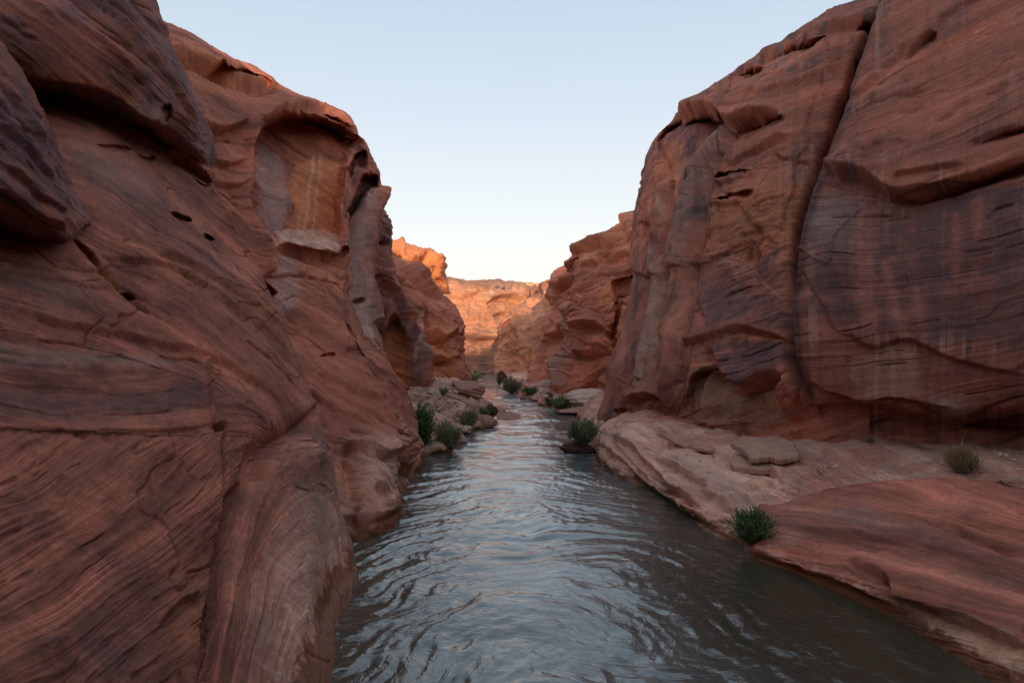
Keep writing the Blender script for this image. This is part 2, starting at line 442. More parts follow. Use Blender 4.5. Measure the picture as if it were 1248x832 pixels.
net = [
 [('w', -2.4, 0, -.7), ('w', -2.2, 2.5, -.7), ('w', -2.1, 4.6, -.7), ('w', -2.0, 6.0, -.7), ('w', -2.0, 7.6, -.7), ('w', -2.42, 9.9, -.7), ('w', -3.0, 13.0, -.7), ('w', -4.6, 15, -.7), ('w', -8, 17, -.7)],
 [('w', -2.8, 0, .5), (-60, 960, 3.2), (110, 930, 4.7), (285, 905, 6.3), (392, 862, 7.8), (413, 772, 9.9), (437, 690, 13.1), ('w', -4.6, 15, 0), ('w', -8, 17, 0)],
 [('w', -3.4, 0, 1.2), (-30, 860, 4.0), (115, 840, 5.2), (250, 818, 6.6), (350, 795, 8.2), (405, 722, 11.2), (432, 665, 13.2), ('w', -4.8, 15, .5), ('w', -8, 17, .5)],
 [('w', -4, 0, 1.9), (-15, 730, 5.1), (125, 725, 6.3), (252, 715, 7.9), (335, 698, 9.5), (400, 650, 12.4), (422, 630, 13.4), ('w', -5.0, 15.4, 1), ('w', -8, 17, 1)],
 [('w', -4.8, 0, 2.6), (-10, 630, 6.0), (128, 625, 7.3), (262, 612, 8.95), (330, 600, 10.6), (392, 588, 13.1), (410, 590, 13.7), ('w', -5.3, 15.6, 1.6), ('w', -8.4, 17, 1.6)],
 [('w', -5.6, 0, 3.3), (-10, 530, 6.9), (130, 528, 8.4), (265, 522, 10.3), (336, 515, 12.0), (382, 524, 13.7), (397, 532, 14.2), ('w', -5.7, 16, 2.6), ('w', -9, 17.5, 2.6)],
 [('w', -6.4, 0, 4.1), (-10, 440, 7.9), (130, 440, 9.7), (262, 440, 11.8), (330, 448, 13.4), (368, 470, 14.4), (381, 482, 14.8), ('w', -6.2, 16.6, 3.6), ('w', -9.6, 18, 3.6)],
 [('w', -7.2, 1, 5.0), (-10, 350, 8.9), (128, 345, 10.8), (250, 360, 13), (305, 378, 14.3), (335, 393, 15.1), (346, 402, 15.5), ('w', -6.9, 17.2, 4.9), ('w', -10.4, 18.5, 4.9)],
 [('w', -8.0, 2, 6.2), (-10, 270, 9.9), (120, 262, 11.9), (222, 290, 14), (275, 320, 15.2), (312, 338, 15.9), (325, 347, 16.2), ('w', -7.6, 18, 6.0), ('w', -11.2, 19, 6.0)],
 [('w', -9.0, 3, 7.6), (-10, 180, 11.4), (110, 185, 13), (195, 215, 15), (240, 245, 16), (280, 278, 16.6), (300, 292, 16.8), ('w', -8.4, 18.8, 7.2), ('w', -12, 20, 7.2)],
 [('w', -10, 4, 9.0), (-10, 110, 13), (100, 130, 14.6), (170, 152, 16), (212, 180, 16.8), (242, 200, 17.4), (258, 214, 17.6), ('w', -9.2, 19.6, 8.6), ('w', -12.6, 21, 8.6)],
 [('w', -12, 5, 10), (-10, 60, 15.5), (100, 80, 17), (160, 110, 18), (205, 140, 18.6), (236, 170, 19), (252, 196, 19.2), ('w', -10, 21.5, 9.2), ('w', -13, 22.6, 9.2)],
]
L1_ops = [
 ('step', [(-20, 372), (60, 384), (120, 401), (215, 422), (262, 438), (310, 462), (352, 490)], .06, 40, .07, 6),
 ('step', [(-20, 525), (80, 528), (165, 527), (252, 523)], .03, 30, .035, 5),
 ('crack', [(252, 436), (254, 470), (252, 522)], 1.6, .14),
 ('step', [(250, 524), (228, 546), (210, 566), (194, 592)], .07, 34, .06, 8),
 ('poly', [(272, 600), (300, 590), (296, 640), (280, 720), (262, 780), (246, 832), (232, 832), (240, 760), (256, 690)], 14, -.22),
 ('crack', [(302, 585), (286, 650), (268, 730), (250, 832)], 9, -.18),
 ('crack', [(272, 530), (276, 600), (262, 680), (246, 780)], 3, -.10),
 ('blob', 375, 555, 20, 26, -20, .22), ('blob', 352, 530, 16, 40, 50, -.25), ('blob', 318, 560, 16, 52, 24, -.22),
 ('blob', 362, 700, 32, 110, 8, .18), ('blob', 330, 660, 16, 60, 16, -.12),
 ('blob', 385, 500, 16, 14, 30, .18), ('crack', [(388, 492), (370, 520), (340, 545), (322, 580)], 7, -.16),
 ('poly', [(256, 520), (272, 514), (276, 524), (262, 528)], 4, -.2),
 ('poly', [(205, 262), (214, 259), (232, 267), (230, 274), (216, 273)], 4, -.5),
 ('poly', [(244, 286), (254, 284), (262, 292), (256, 298), (246, 295)], 4, -.5),
 ('poly', [(116, 177), (150, 180), (160, 187), (130, 186)], 4, -.35), ('poly', [(165, 187), (190, 190), (192, 196), (172, 194)], 4, -.35),
 ('poly', [(208, 188), (235, 200), (258, 218), (256, 226), (230, 212), (212, 198)], 5, -.55),
 ('poly', [(230, 208), (252, 222), (256, 228), (238, 222)], 4, -.5),
 ('crack', [(205, 184), (232, 198), (262, 216)], 4, .2),
 ('poly', [(86, 292), (104, 300), (122, 320), (112, 326), (96, 312)], 7, -.35),
 ('crack', [(96, 300), (124, 328), (150, 356), (180, 382)], 2.6, -.2), ('poly', [(145, 353), (160, 356), (172, 366), (156, 364)], 4, -.3),
 ('step', [(120, 312), (190, 322), (250, 350), (300, 385), (352, 428)], .07, 22, .05, 5),
 ('step', [(180, 305), (240, 330), (300, 366), (340, 402)], .08, 20, .06, 5),
 ('step', [(0, 330), (70, 340), (140, 352)], .03, 20, .04, 5),
 ('crack', [(300, 418), (330, 440), (360, 470)], 1.6, -.1), ('crack', [(196, 430), (230, 436), (272, 452)], 1.4, -.1),
 ('step', [(185, 770), (215, 740), (240, 726)], .06, 30, .08, 10),
 ('crack', [(358, 780), (372, 795), (402, 806)], 1.3, -.06), ('crack', [(298, 780), (280, 832)], 1.2, -.05),
]
L1_t = [
 ('poly', [(-40, 470), (60, 462), (150, 470), (245, 460), (250, 505), (120, 520), (-40, 518)], 22, PURP, .75),
 ('poly', [(-40, 405), (100, 415), (200, 430), (240, 450), (120, 452), (-40, 445)], 16, GREY * .8, .5),
 ('blob', 366, 730, 50, 140, 6, PALE * .92, .9), ('blob', 395, 640, 24, 90, -6, GREY * .9, .6),
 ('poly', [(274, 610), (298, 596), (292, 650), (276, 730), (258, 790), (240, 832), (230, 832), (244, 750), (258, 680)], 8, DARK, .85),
 ('blob', 130, 790, 60, 60, -40, PURP, .6), ('blob', 60, 560, 90, 30, -10, RED * 1.15, .5),
 ('blob', 245, 600, 20, 50, 10, RED * 1.25, .5), ('blob', 225, 770, 30, 60, 10, ORANGE * .7, .4),
 ('blob', 140, 215, 60, 26, 30, GREY * .85, .5), ('blob', 60, 350, 60, 26, 10, GREY * .7, .5),
 ('crack', [(96, 300), (118, 325), (150, 356)], 7, ORANGE * .8, .8),
 ('blob', 250, 345, 90, 12, 25, ORANGE * .75, .5), ('blob', 300, 440, 40, 22, 35, RED * 1.1, .5),
 ('blob', 230, 220, 40, 26, 40, PURP * 1.2, .5), ('blob', 150, 240, 90, 20, 35, PURP * 1.3, .5), ('blob', 250, 330, 60, 20, 42, PURP * 1.4, .4),
]
rock('rock_face', net, near_left, step=1.15, bed=bed_near_left, mpx=0.0125, terr=[(0.34, .040, .05), (0.13, .016, .0)],
     nz=[(.35, .10), (1.2, .025), (4, .006)], joints=[(.55, .06, .018)], ops=L1_ops, tints=L1_t, base=RED * .95, alt=BROWN * .95, band=.42, seed=3, warp=4, slits=.6)

def bed_dome(px, py): return py - 0.75 * px
net = [
 [(-90, 185, 19), (-10, 170, 18), (60, 165, 17.6), (140, 190, 18.2), (205, 215, 18.6), (236, 228, 18.9), (254, 224, 19.2), (262, 215, 21)],
 [(-90, 110, 14.6), (-10, 112, 14.4), (45, 128, 14.8), (120, 152, 15.6), (178, 172, 16.2), (222, 196, 16.8), (250, 206, 17.5), (258, 200, 20)],
 [(-90, 50, 11.8), (-10, 70, 12), (40, 88, 12.5), (110, 100, 13.2), (160, 128, 14.2), (212, 160, 15.2), (250, 188, 16.6), (262, 190, 20)],
 [(-90, 20, 11.6), (-10, 25, 11.8), (45, 40, 12.3), (115, 62, 13.1), (170, 95, 14), (218, 128, 15), (247, 158, 16.5), (255, 158, 20)],
 [(-90, -30, 11.9), (-10, -25, 12.2), (55, -15, 12.8), (120, 10, 13.6), (172, 45, 14.6), (210, 82, 15.5), (230, 112, 16.8), (232, 110, 20)],
 [(-90, -120, 13.2), (-10, -120, 13.6), (60, -110, 14.2), (120, -80, 15), (160, -42, 16), (190, 5, 16.8), (206, 52, 17.6), (206, 52, 21)],
 [(-90, -220, 16), (-10, -220, 16.4), (50, -200, 17), (100, -160, 18), (140, -110, 19), (165, -60, 20), (180, -2, 20.5), (178, 0, 23)],
 [(-90, -260, 22), (-10, -250, 23), (40, -230, 24), (90, -190, 25), (128, -140, 26), (150, -90, 26), (160, -40, 26), (160, -30, 28)],
]
ops = [('step', [(30, 92), (75, 95), (118, 104), (150, 124), (200, 156)], .25, 30, .3, 20),
       ('blob', 165, 138, 28, 14, 20, .5), ('blob', 196, 142, 14, 12, 0, .35), ('blob', 120, 150, 60, 14, 22, -.5), ('poly', [(190, 130), (204, 126), (208, 146), (196, 150)], 5, -.35),
       ('step', [(60, 10), (120, 50), (180, 108)], .06, 20, .06, 6), ('step', [(90, -20), (150, 36), (205, 100), (240, 150)], .10, 18, .07, 6), ('crack', [(120, 0), (160, 36), (200, 84)], 2, -.1)]
tn = [('blob', 85, 98, 62, 12, 8, ORANGE * 1.05, .9), ('blob', 170, 142, 26, 9, 15, TAN * .8, .8), ('blob', 145, 90, 26, 16, 30, DARK, .8), ('blob', 60, 60, 60, 24, 20, BROWN * .9, .6),  # ORANGE band paints the light along the underside of the lip
      ('poly', [(40, 118), (120, 130), (200, 170), (235, 205), (150, 185), (60, 150)], 14, PURP * 1.1, .6)]  # PURP paints the shadow beneath the overhanging lip
rock('overhang', net, near_left, step=1.3, bed=bed_dome, mpx=.016, terr=[(.35, .06, -.1), (.13, .02, -.1)], nz=[(.35, .15), (1.2, .05), (4, .012)], joints=[(.5, .06, .02)],
     ops=ops, tints=tn, base=BROWN * .95, alt=PURP * 1.25, varnish=.25, band=.4, seed=7)
net = [
 [(-200, 330, 12.5), (-40, 305, 12.2), (20, 300, 12.0), (52, 300, 11.8), (84, 298, 12.0), (98, 286, 12.6), (96, 282, 15)],
 [(-200, 285, 9.4), (-40, 268, 9.6), (15, 282, 9.9), (46, 290, 10.2), (78, 292, 10.6), (102, 276, 11.4), (100, 278, 15)],
 [(-200, 220, 8.0), (-40, 222, 8.2), (8, 240, 8.6), (42, 262, 9.1), (75, 280, 9.8), (105, 270, 11), (104, 272, 15)],
 [(-200, 160, 7.9), (-40, 160, 8.1), (0, 178, 8.5), (35, 202, 9.0), (64, 226, 9.7), (89, 240, 11), (86, 240, 15)],
 [(-200, 90, 8.2), (-40, 90, 8.4), (0, 112, 8.8), (28, 132, 9.3), (50, 158, 9.9), (70, 190, 11.2), (66, 190, 15)],
 [(-200, 20, 9), (-40, 25, 9.2), (0, 60, 9.6), (20, 82, 10), (36, 106, 10.7), (50, 136, 11.8), (46, 136, 15)],
 [(-200, 0, 13), (-40, 10, 13), (-5, 54, 13), (14, 76, 13), (30, 98, 13), (42, 124, 13.5), (40, 124, 16)],
]
ops = [('step', [(-20, 222), (10, 240), (44, 263), (76, 281)], .1, 24, .2, 10), ('step', [(0, 150), (30, 185), (62, 222)], .06, 14, .05, 5), ('step', [(0, 200), (40, 236), (80, 262)], .06, 14, .05, 5), ('step', [(0, 95), (26, 135), (50, 180)], .05, 12, .05, 5)]
rock('side_bulge', net, near_left, step=1.3, bed=lambda px, py: py - 0.85 * px, mpx=.012, terr=[(.3, .05, -.2), (.11, .02, -.1)], nz=[(.4, .1), (1.3, .04), (4, .012)], ops=ops,
     tints=[('blob', 40, 272, 60, 12, 25, BROWN * .8, .6)], base=BROWN * .9, alt=PURP * 1.3, varnish=.3, band=.4, seed=13)

# ---- second cliff on the left with the big alcove
net = [
 [('w', -9, 12, -.7), ('w', -5.2, 13.6, -.7), ('w', -3.5, 14.9, -.7), ('w', -2.85, 16.9, -.7), ('w', -3.35, 19.6, -.7), ('w', -3.55, 26, -.7), ('w', -6, 31, -.7), ('w', -11, 34, -.7)],
 [('w', -9, 12.5, .1), ('w', -5.2, 14, .1), (430, 661, 14.9), (486, 634, 16.8), (484, 604, 19.8), (513, 563, 26.2), ('w', -6, 31, .1), ('w', -11, 34, .1)],
 [('w', -9, 13, .8), (385, 622, 15.6), (428, 618, 16.1), (477, 600, 17.4), (480, 582, 21.0), (513, 546, 26.4), ('w', -6.2, 31, .6), ('w', -11, 34, .6)],
 [('w', -9.4, 13.8, 1.8), (378, 560, 17), (424, 560, 17.5), (470, 552, 18.8), (494, 548, 22.8), (511, 528, 26.6), ('w', -6.4, 31, 1.3), ('w', -11, 34, 1.3)],
 [('w', -9.8, 14.6, 2.8), (365, 510, 18), (418, 515, 18.9), (465, 512, 20.6), (492, 512, 23.8), (506, 508, 27), ('w', -7, 31.5, 1.9), ('w', -11.4, 34, 1.9)],
 [('w', -10.2, 15.4, 4), (345, 440, 19.5), (400, 445, 20.8), (440, 448, 22.6), (468, 455, 25), (483, 464, 27.6), ('w', -7.6, 32, 3.2), ('w', -12, 35, 3.2)],
 [('w', -10.6, 16.2, 5.6), (318, 370, 20.8), (365, 375, 22.6), (412, 378, 24.8), (442, 385, 27), (457, 394, 29), ('w', -8.4, 34, 5.3), ('w', -13, 37, 5.3)],
 [('w', -11.4, 17.2, 7.4), (295, 300, 21.6), (340, 305, 24), (385, 310, 26.6), (430, 315, 28.8), (450, 325, 30.5), ('w', -9, 36, 7.6), ('w', -14, 39, 7.6)],
 [('w', -12, 18.2, 9.2), (272, 235, 22.4), (318, 245, 25), (375, 250, 28.2), (430, 258, 30.2), (457, 268, 32), ('w', -9.6, 38, 9.8), ('w', -14.6, 41, 9.8)],
 [('w', -12.6, 19.2, 10.8), (250, 175, 23), (300, 188, 25.8), (370, 200, 29), (430, 212, 31.4), (462, 226, 33), ('w', -10, 39.5, 11.6), ('w', -15, 42, 11.6)],
 [('w', -13.4, 20.4, 12.6), (230, 115, 23.8), (280, 125, 26.4), (350, 145, 29.4), (412, 168, 31.8), (450, 188, 33.6), ('w', -10.6, 40, 13), ('w', -15.6, 43, 13)],
 [('w', -14.4, 22, 14.6), (212, 62, 25.2), (260, 82, 28), (330, 112, 31), (392, 145, 33.6), (436, 170, 35.6), ('w', -11.4, 41, 14), ('w', -16, 44, 14)],
 [('w', -15.6, 25, 16.4), (199, 34, 28), (246, 56, 31), (318, 92, 34.5), (384, 130, 37.5), (430, 162, 39), ('w', -12, 43, 14.6), ('w', -16.6, 45, 14.6)],
 [('w', -18, 30, 17.5), (196, 32, 36), (244, 56, 39), (315, 94, 42), (382, 133, 45), (428, 166, 46), ('w', -13, 48, 15), ('w', -17, 49, 15)],
]
ops = [
 ('poly', [(304, 178), (312, 156), (335, 142), (362, 137), (400, 146), (436, 172), (424, 196), (416, 240), (412, 292), (372, 296), (330, 294), (308, 258), (303, 215)], 11, -3.0),
 ('hollow', [(306, 200), (310, 160), (335, 141), (364, 136), (404, 147), (441, 176), (430, 200), (360, 215)], 7, 222, 140, -4.0),
 ('step', [(300, 190), (306, 160), (335, 140), (365, 134), (404, 144), (446, 182)], .5, 14, 0, 6),
 ('crack', [(303, 160), (299, 205), (303, 250), (318, 286), (330, 330)], 5, .35),
 ('poly', [(420, 208), (432, 190), (446, 186), (447, 208), (434, 206), (424, 222)], 5, -2.0),
 ('poly', [(432, 230), (442, 212), (458, 212), (460, 228), (449, 234), (438, 262), (428, 300), (424, 330), (419, 300), (421, 262)], 5, -2.0),
 ('crack', [(462, 228), (452, 262), (447, 300), (448, 340), (455, 392)], 5, .5), ('crack', [(422, 262), (417, 300), (424, 350)], 4, .35),
 ('crack', [(440, 240), (434, 290), (436, 350), (448, 410)], 6, -.55),
 ('poly', [(336, 284), (360, 279), (400, 282), (414, 296), (412, 314), (385, 308), (345, 298), (336, 292)], 4, .5),
 ('step', [(334, 290), (350, 300), (384, 310), (414, 318)], .1, 10, .35, 10),
 ('crack', [(322, 336), (360, 337), (396, 344), (416, 344)], 1.6, -.22),
 ('poly', [(312, 340), (322, 338), (332, 352), (338, 358), (322, 366), (314, 352)], 5, -.8),
 ('poly', [(425, 350), (432, 349), (436, 358), (430, 364), (425, 358)], 3, -.8), ('poly', [(440, 362), (445, 362), (446, 369), (441, 369)], 2.5, -.5),
 ('poly', [(411, 305), (418, 306), (419, 316), (413, 318)], 3, -.5), ('poly', [(406, 342), (412, 342), (414, 348), (408, 349)], 3, -.5),
 ('poly', [(416, 392), (422, 396), (426, 418), (418, 408)], 4, -.55), ('poly', [(424, 418), (432, 424), (442, 440), (434, 438)], 4, -.5), ('poly', [(394, 426), (408, 424), (412, 430), (398, 432)], 3, -.35),
 ('step', [(200, 62), (240, 78), (290, 100), (338, 108)], .45, 12, .5, 9), ('hollow', [(258, 84), (300, 91), (334, 105), (342, 113), (300, 114), (264, 102)], 4, 116, 88, -2.6),
 ('step', [(215, 148), (262, 162), (300, 150)], .35, 16, .3, 12), ('step', [(252, 196), (280, 200), (298, 196)], .15, 8, .15, 6), ('step', [(256, 222), (282, 226), (300, 226)], .15, 8, .15, 6),
 ('step', [(330, 112), (380, 140), (430, 168)], .15, 8, .12, 6), ('blob', 262, 150, 34, 14, 20, .5),
 ('step', [(385, 440), (430, 470), (480, 492)], .08, 16, .06, 6), ('step', [(370, 470), (420, 500), (470, 520)], .07, 16, .06, 6),
 ('step', [(408, 558), (440, 546), (475, 552), (506, 534)], .25, 16, .2, 10), ('blob', 492, 575, 9, 26, 15, -.8), ('blob', 508, 548, 8, 12, 0, .2),
 ('step', [(430, 640), (460, 636), (484, 618)], .14, 12, .08, 6), ('blob', 455, 590, 20, 20, 0, .2), ('crack', [(418, 565), (424, 600), (436, 630)], 6, -.2), ('poly', [(452, 600), (474, 596), (478, 610), (458, 612)], 5, -.2),
]
tn = [
 ('poly', [(310, 180), (340, 190), (352, 230), (350, 285), (330, 285), (312, 240)], 9, GREY * 1.0, .85),
 ('poly', [(352, 205), (395, 190), (418, 205), (410, 290), (370, 292), (352, 250)], 10, ORANGE * 1.25, .75),
 ('crack', [(382, 190), (376, 230), (370, 288)], 2.4, PALE * 1.1, .75), ('crack', [(390, 188), (386, 235), (380, 285)], 2.0, PALE * 1.1, .7), ('crack', [(372, 196), (368, 250), (362, 290)], 1.6, TAN, .7),
 ('poly', [(336, 284), (362, 279), (400, 283), (413, 298), (410, 312), (385, 306), (345, 297)], 3, PALE * 1.12, .95),
 ('poly', [(332, 302), (370, 310), (362, 380), (340, 390), (326, 350)], 14, GREY * .95, .6), ('blob', 390, 330, 24, 16, 0, ORANGE, .5), ('blob', 385, 400, 30, 40, 0, RED * 1.1, .5),
 ('crack', [(452, 225), (440, 262), (434, 310), (440, 360), (455, 420)], 9, GREY * 1.05, .85), ('crack', [(442, 245), (436, 285)], 4, BROWN, .6),
 ('poly', [(420, 205), (444, 186), (448, 206), (430, 230)], 6, PURP * 1.0, .8), ('poly', [(434, 230), (444, 212), (458, 212), (452, 234), (438, 262), (428, 300), (420, 300), (422, 262)], 5, PURP, .85),  # PURP paints the shade inside both niches
 ('poly', [(395, 540), (470, 520), (500, 530), (486, 600), (420, 545)], 14, PALE * .9, .55), ('poly', [(410, 562), (430, 560), (428, 640), (412, 620)], 8, ORANGE * .7, .7),
 ('blob', 456, 590, 16, 26, 0, PALE, .5), ('blob', 480, 585, 6, 22, 15, GREY * 1.1, .7),
 ('poly', [(200, 36), (300, 88), (430, 165), (446, 190), (330, 140), (215, 110)], 20, ORANGE * .95, .6),
 ('blob', 430, 480, 40, 40, 0, RED * 1.2, .4),
]
alcove_cliff = rock('canyon_cliff', net, None, step=1.2, bed=lambda px, py: np.where((px > 417 + .02 * (py - 200)) & (py < 430) & (py > 210), 2000 + 1.2 * px - .12 * py, py - 0.42 * px - .0004 * px * px), mpx=.028, terr=[(.8, .09, .0), (.3, .05, -.1)],
     nz=[(.25, .25), (.9, .09), (3, .025)], joints=[(.35, .10, .02)], ops=ops, tints=tn, base=RED * 1.08, alt=RED * .85, band=.34, seed=23, origin=(-7, 24, 0), palewater=.35)
tag(alcove_cliff, 'red cliff on the left hollowed by a big arched alcove', 'cliff')

# ---- narrow dark column behind the alcove cliff
net = [
 [(400, 492, 40), (440, 484, 43), (470, 480, 43.5), (500, 475, 44), (522, 470, 45), (530, 470, 52)],
 [(400, 430, 40), (440, 430, 42), (465, 430, 43), (496, 425, 43.5), (512, 425, 45), (520, 425, 52)],
 [(400, 380, 40), (440, 380, 41.5), (462, 378, 42), (482, 375, 43), (498, 384, 45), (504, 384, 52)],
 [(400, 320, 40), (432, 320, 41.5), (455, 320, 42), (470, 322, 43), (479, 336, 45), (480, 338, 52)],
 [(400, 270, 41), (432, 270, 42), (455, 272, 42.4), (470, 278, 43.4), (477, 300, 45.3), (474, 300, 52)],
 [(400, 248, 43), (430, 248, 44), (452, 250, 44.4), (466, 256, 45.4), (475, 268, 47), (472, 268, 53)],
 [(400, 242, 52), (428, 243, 52), (450, 246, 52.4), (463, 251, 53), (472, 262, 54), (469, 264, 57)],
]
ops = [('poly', [(466, 462), (462, 420), (466, 396), (478, 380), (490, 396), (500, 420), (500, 470)], 12, -.5), ('hollow', [(458, 436), (466, 400), (476, 379), (488, 392), (502, 424), (500, 462)], 10, 440, 380, -1.6), ('crack', [(462, 340), (480, 360), (500, 400), (512, 440)], 4, .5),
       ('crack', [(455, 300), (468, 296), (478, 300)], 3, -.6), ('blob', 466, 330, 12, 16, 0, .6), ('crack', [(452, 345), (462, 338), (478, 342)], 2.5, -.5), ('crack', [(512, 392), (510, 465)], 2.5, .5)]
tn = [('blob', 464, 292, 18, 34, 0, PURP * 1.2, .8), ('poly', [(462, 425), (468, 402), (480, 396), (497, 412), (500, 470), (462, 470)], 8, ORANGE * 1.0, .8), ('crack', [(508, 392), (510, 465)], 5, GREY * .7, .8), ('crack', [(504, 410), (506, 440)], 1.4, PALE, .8)]
o = rock('canyon_cliff', net, None, step=1.1, bed=lambda px, py: py - 0.5 * px, mpx=.05, terr=[(1.2, .2, -.1)], nz=[(.2, .35), (.7, .12), (2, .04)], joints=[(.25, .15, .03)], ops=ops, tints=tn,
     base=BROWN * 1.15, alt=RED, varnish=.2, streak=.25, seed=33, origin=(-8, 44, 0))
tag(o, 'narrow dark column of cliff with a shaded hollow at its foot, past the alcove cliff', 'cliff')

# ---- slanting fractured cliff further along
net = [
 [(440, 482, 55), (470, 478, 56), (500, 474, 56), (530, 470, 58), (556, 468, 62), (570, 466, 68), (568, 464, 82)],
 [(440, 440, 55), (470, 440, 56), (500, 440, 56), (530, 440, 58), (554, 436, 61), (568, 432, 68), (566, 432, 82)],
 [(440, 390, 56), (465, 390, 57), (495, 392, 58), (525, 394, 60), (552, 396, 63), (569, 398, 69), (567, 398, 83)],
 [(440, 345, 57), (465, 345, 58), (492, 342, 60), (520, 352, 62), (545, 367, 66), (561, 378, 72), (560, 378, 86)],
 [(440, 318, 60), (465, 316, 61), (486, 322, 63), (511, 334, 65), (532, 348, 69), (547, 361, 75), (546, 361, 88)],
 [(440, 312, 70), (460, 311, 70), (482, 317, 72), (506, 330, 74), (526, 344, 77), (542, 357, 84), (541, 358, 92)],
]
ops = [('step', [(470, 302), (500, 330), (545, 366)], .8, 7, .8, 6),
       ('step', [(520, 402), (540, 412), (562, 400)], 1.0, 7, 1.0, 7), ('step', [(518, 430), (538, 440), (560, 432)], .9, 7, .9, 6), ('crack', [(518, 380), (524, 420), (524, 462)], 3, -.8), ('crack', [(544, 420), (550, 440), (548, 466)], 3, -.9),
       ('poly', [(560, 385), (569, 388), (568, 400), (562, 402)], 3, -1.2), ('blob', 500, 380, 14, 14, 30, .6)]
tn = [('poly', [(470, 300), (545, 356), (562, 380), (520, 370), (470, 345)], 10, RED * 1.25, .5), ('poly', [(520, 385), (560, 395), (560, 465), (522, 465)], 9, ORANGE * 1.0, .6), ('crack', [(512, 380), (514, 465)], 5, GREY * .75, .6)]
o = rock('canyon_cliff', net, None, step=1.0, bed=lambda px, py: py - 0.45 * px, mpx=.075, terr=[(1.6, .28, -.2), (.7, .10, -.1)], nz=[(.15, .3), (.5, .12), (1.5, .04)], joints=[(.2, .3, .04)], blocks=[(16, .3, .4, 1.6, 5)], ops=ops, tints=tn,
     base=RED * 1.15, alt=RED * .9, seed=43, origin=(-8, 62, 0), wetline=.0)
tag(o, 'fractured red cliff slanting down behind the rubble bank, below the glowing orange knob', 'cliff')

# ---- sunlit knob
net = [
 [(440, 340, 77), (470, 340, 78), (500, 350, 78), (526, 356, 79), (542, 358, 82), (541, 358, 92)],
 [(440, 312, 76), (468, 312, 76), (500, 318, 76), (526, 330, 77), (540, 340, 81), (539, 340, 92)],
 [(440, 296, 77), (468, 297, 77), (498, 302, 77.5), (526, 312, 78.5), (543, 322, 82), (541, 322, 92)],
 [(440, 288, 80), (468, 290, 80), (496, 295, 81), (522, 304, 82), (540, 312, 84), (538, 313, 92)],
 [(440, 284, 90), (466, 286, 90), (493, 292, 91), (518, 302, 92), (536, 311, 93), (534, 312, 97)],
]
ops = [('blob', 487, 312, 5, 3, 10, -1.2), ('step', [(500, 322), (512, 312), (522, 306), (540, 324)], .9, 6, .8, 5), ('crack', [(505, 330), (515, 315), (520, 304)], 2.4, -1.0)]
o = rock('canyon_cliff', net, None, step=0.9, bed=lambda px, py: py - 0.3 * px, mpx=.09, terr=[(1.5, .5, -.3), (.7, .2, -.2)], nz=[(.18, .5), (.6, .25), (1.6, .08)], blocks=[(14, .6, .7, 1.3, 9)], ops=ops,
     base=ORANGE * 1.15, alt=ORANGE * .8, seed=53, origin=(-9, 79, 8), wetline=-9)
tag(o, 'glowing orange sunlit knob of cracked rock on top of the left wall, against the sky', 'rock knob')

# ================================================================== FAR END
net = [
 [(440, 474, 146), (490, 472, 150), (545, 470, 152), (575, 468, 154), (600, 466, 158), (630, 464, 162), (660, 464, 163), (740, 464, 160)],
 [(440, 438, 147), (490, 437, 150), (545, 436, 152), (575, 435, 154), (600, 434, 158), (630, 434, 162), (660, 434, 163), (740, 434, 160)],
 [(440, 412, 148), (490, 410, 150), (545, 410, 152), (575, 410, 154), (600, 410, 158), (630, 410, 163), (660, 410, 165), (740, 410, 162)],
 [(440, 384, 150), (490, 384, 153), (545, 386, 156), (575, 386, 158), (600, 386, 162), (630, 388, 168), (660, 388, 170), (740, 388, 168)],
 [(440, 356, 152), (490, 358, 155), (545, 361, 158.5), (575, 363, 160.5), (600, 364, 164), (630, 367, 170), (660, 368, 173), (740, 366, 171)],
 [(440, 332, 155), (490, 335, 158), (541, 342, 162), (575, 345, 164), (600, 347, 167), (630, 350, 174), (652, 354, 177), (740, 354, 175)],
 [(440, 334, 200), (490, 337, 205), (541, 345, 210), (575, 349, 214), (600, 351, 220), (630, 355, 228), (652, 358, 232), (740, 358, 230)],
]
ops = [('step', [(548, 408), (575, 412), (612, 412)], 1.6, 8, 2.2, 7), ('step', [(592, 372), (606, 362), (626, 361), (644, 366)], 1.6, 5, 1.6, 5), ('step', [(545, 360), (562, 364), (585, 356)], 1.0, 5, .9, 4), ('crack', [(600, 388), (612, 384), (622, 386)], 2, -1.4), ('crack', [(574, 366), (572, 390)], 2, -.5), ('step', [(540, 396), (570, 390), (606, 396)], .8, 6, .6, 5)]
tn = [('poly', [(545, 412), (612, 414), (612, 458), (545, 458)], 8, PURP * 1.6, .55), ('crack', [(599, 352), (599, 362)], 1.6, PALE * 1.5, .95)]
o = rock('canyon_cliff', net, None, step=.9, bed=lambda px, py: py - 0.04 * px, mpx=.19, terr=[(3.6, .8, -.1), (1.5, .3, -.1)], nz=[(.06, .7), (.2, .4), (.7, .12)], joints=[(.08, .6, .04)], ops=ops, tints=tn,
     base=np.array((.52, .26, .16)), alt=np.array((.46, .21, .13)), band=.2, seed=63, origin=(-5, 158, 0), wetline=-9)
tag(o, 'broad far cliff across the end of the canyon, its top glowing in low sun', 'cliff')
net = [
 [(520, 372, 300), (580, 372, 300), (630, 372, 300), (680, 372, 302), (760, 372, 304)],
 [(520, 358, 302), (580, 356, 302), (630, 352, 302), (680, 352, 304), (760, 354, 306)],
 [(520, 354, 304), (580, 352, 304), (630, 346, 304), (648, 346, 305), (760, 351, 308)],
 [(520, 352, 350), (580, 350, 350), (630, 347, 350), (648, 347, 352), (760, 352, 354)],
]
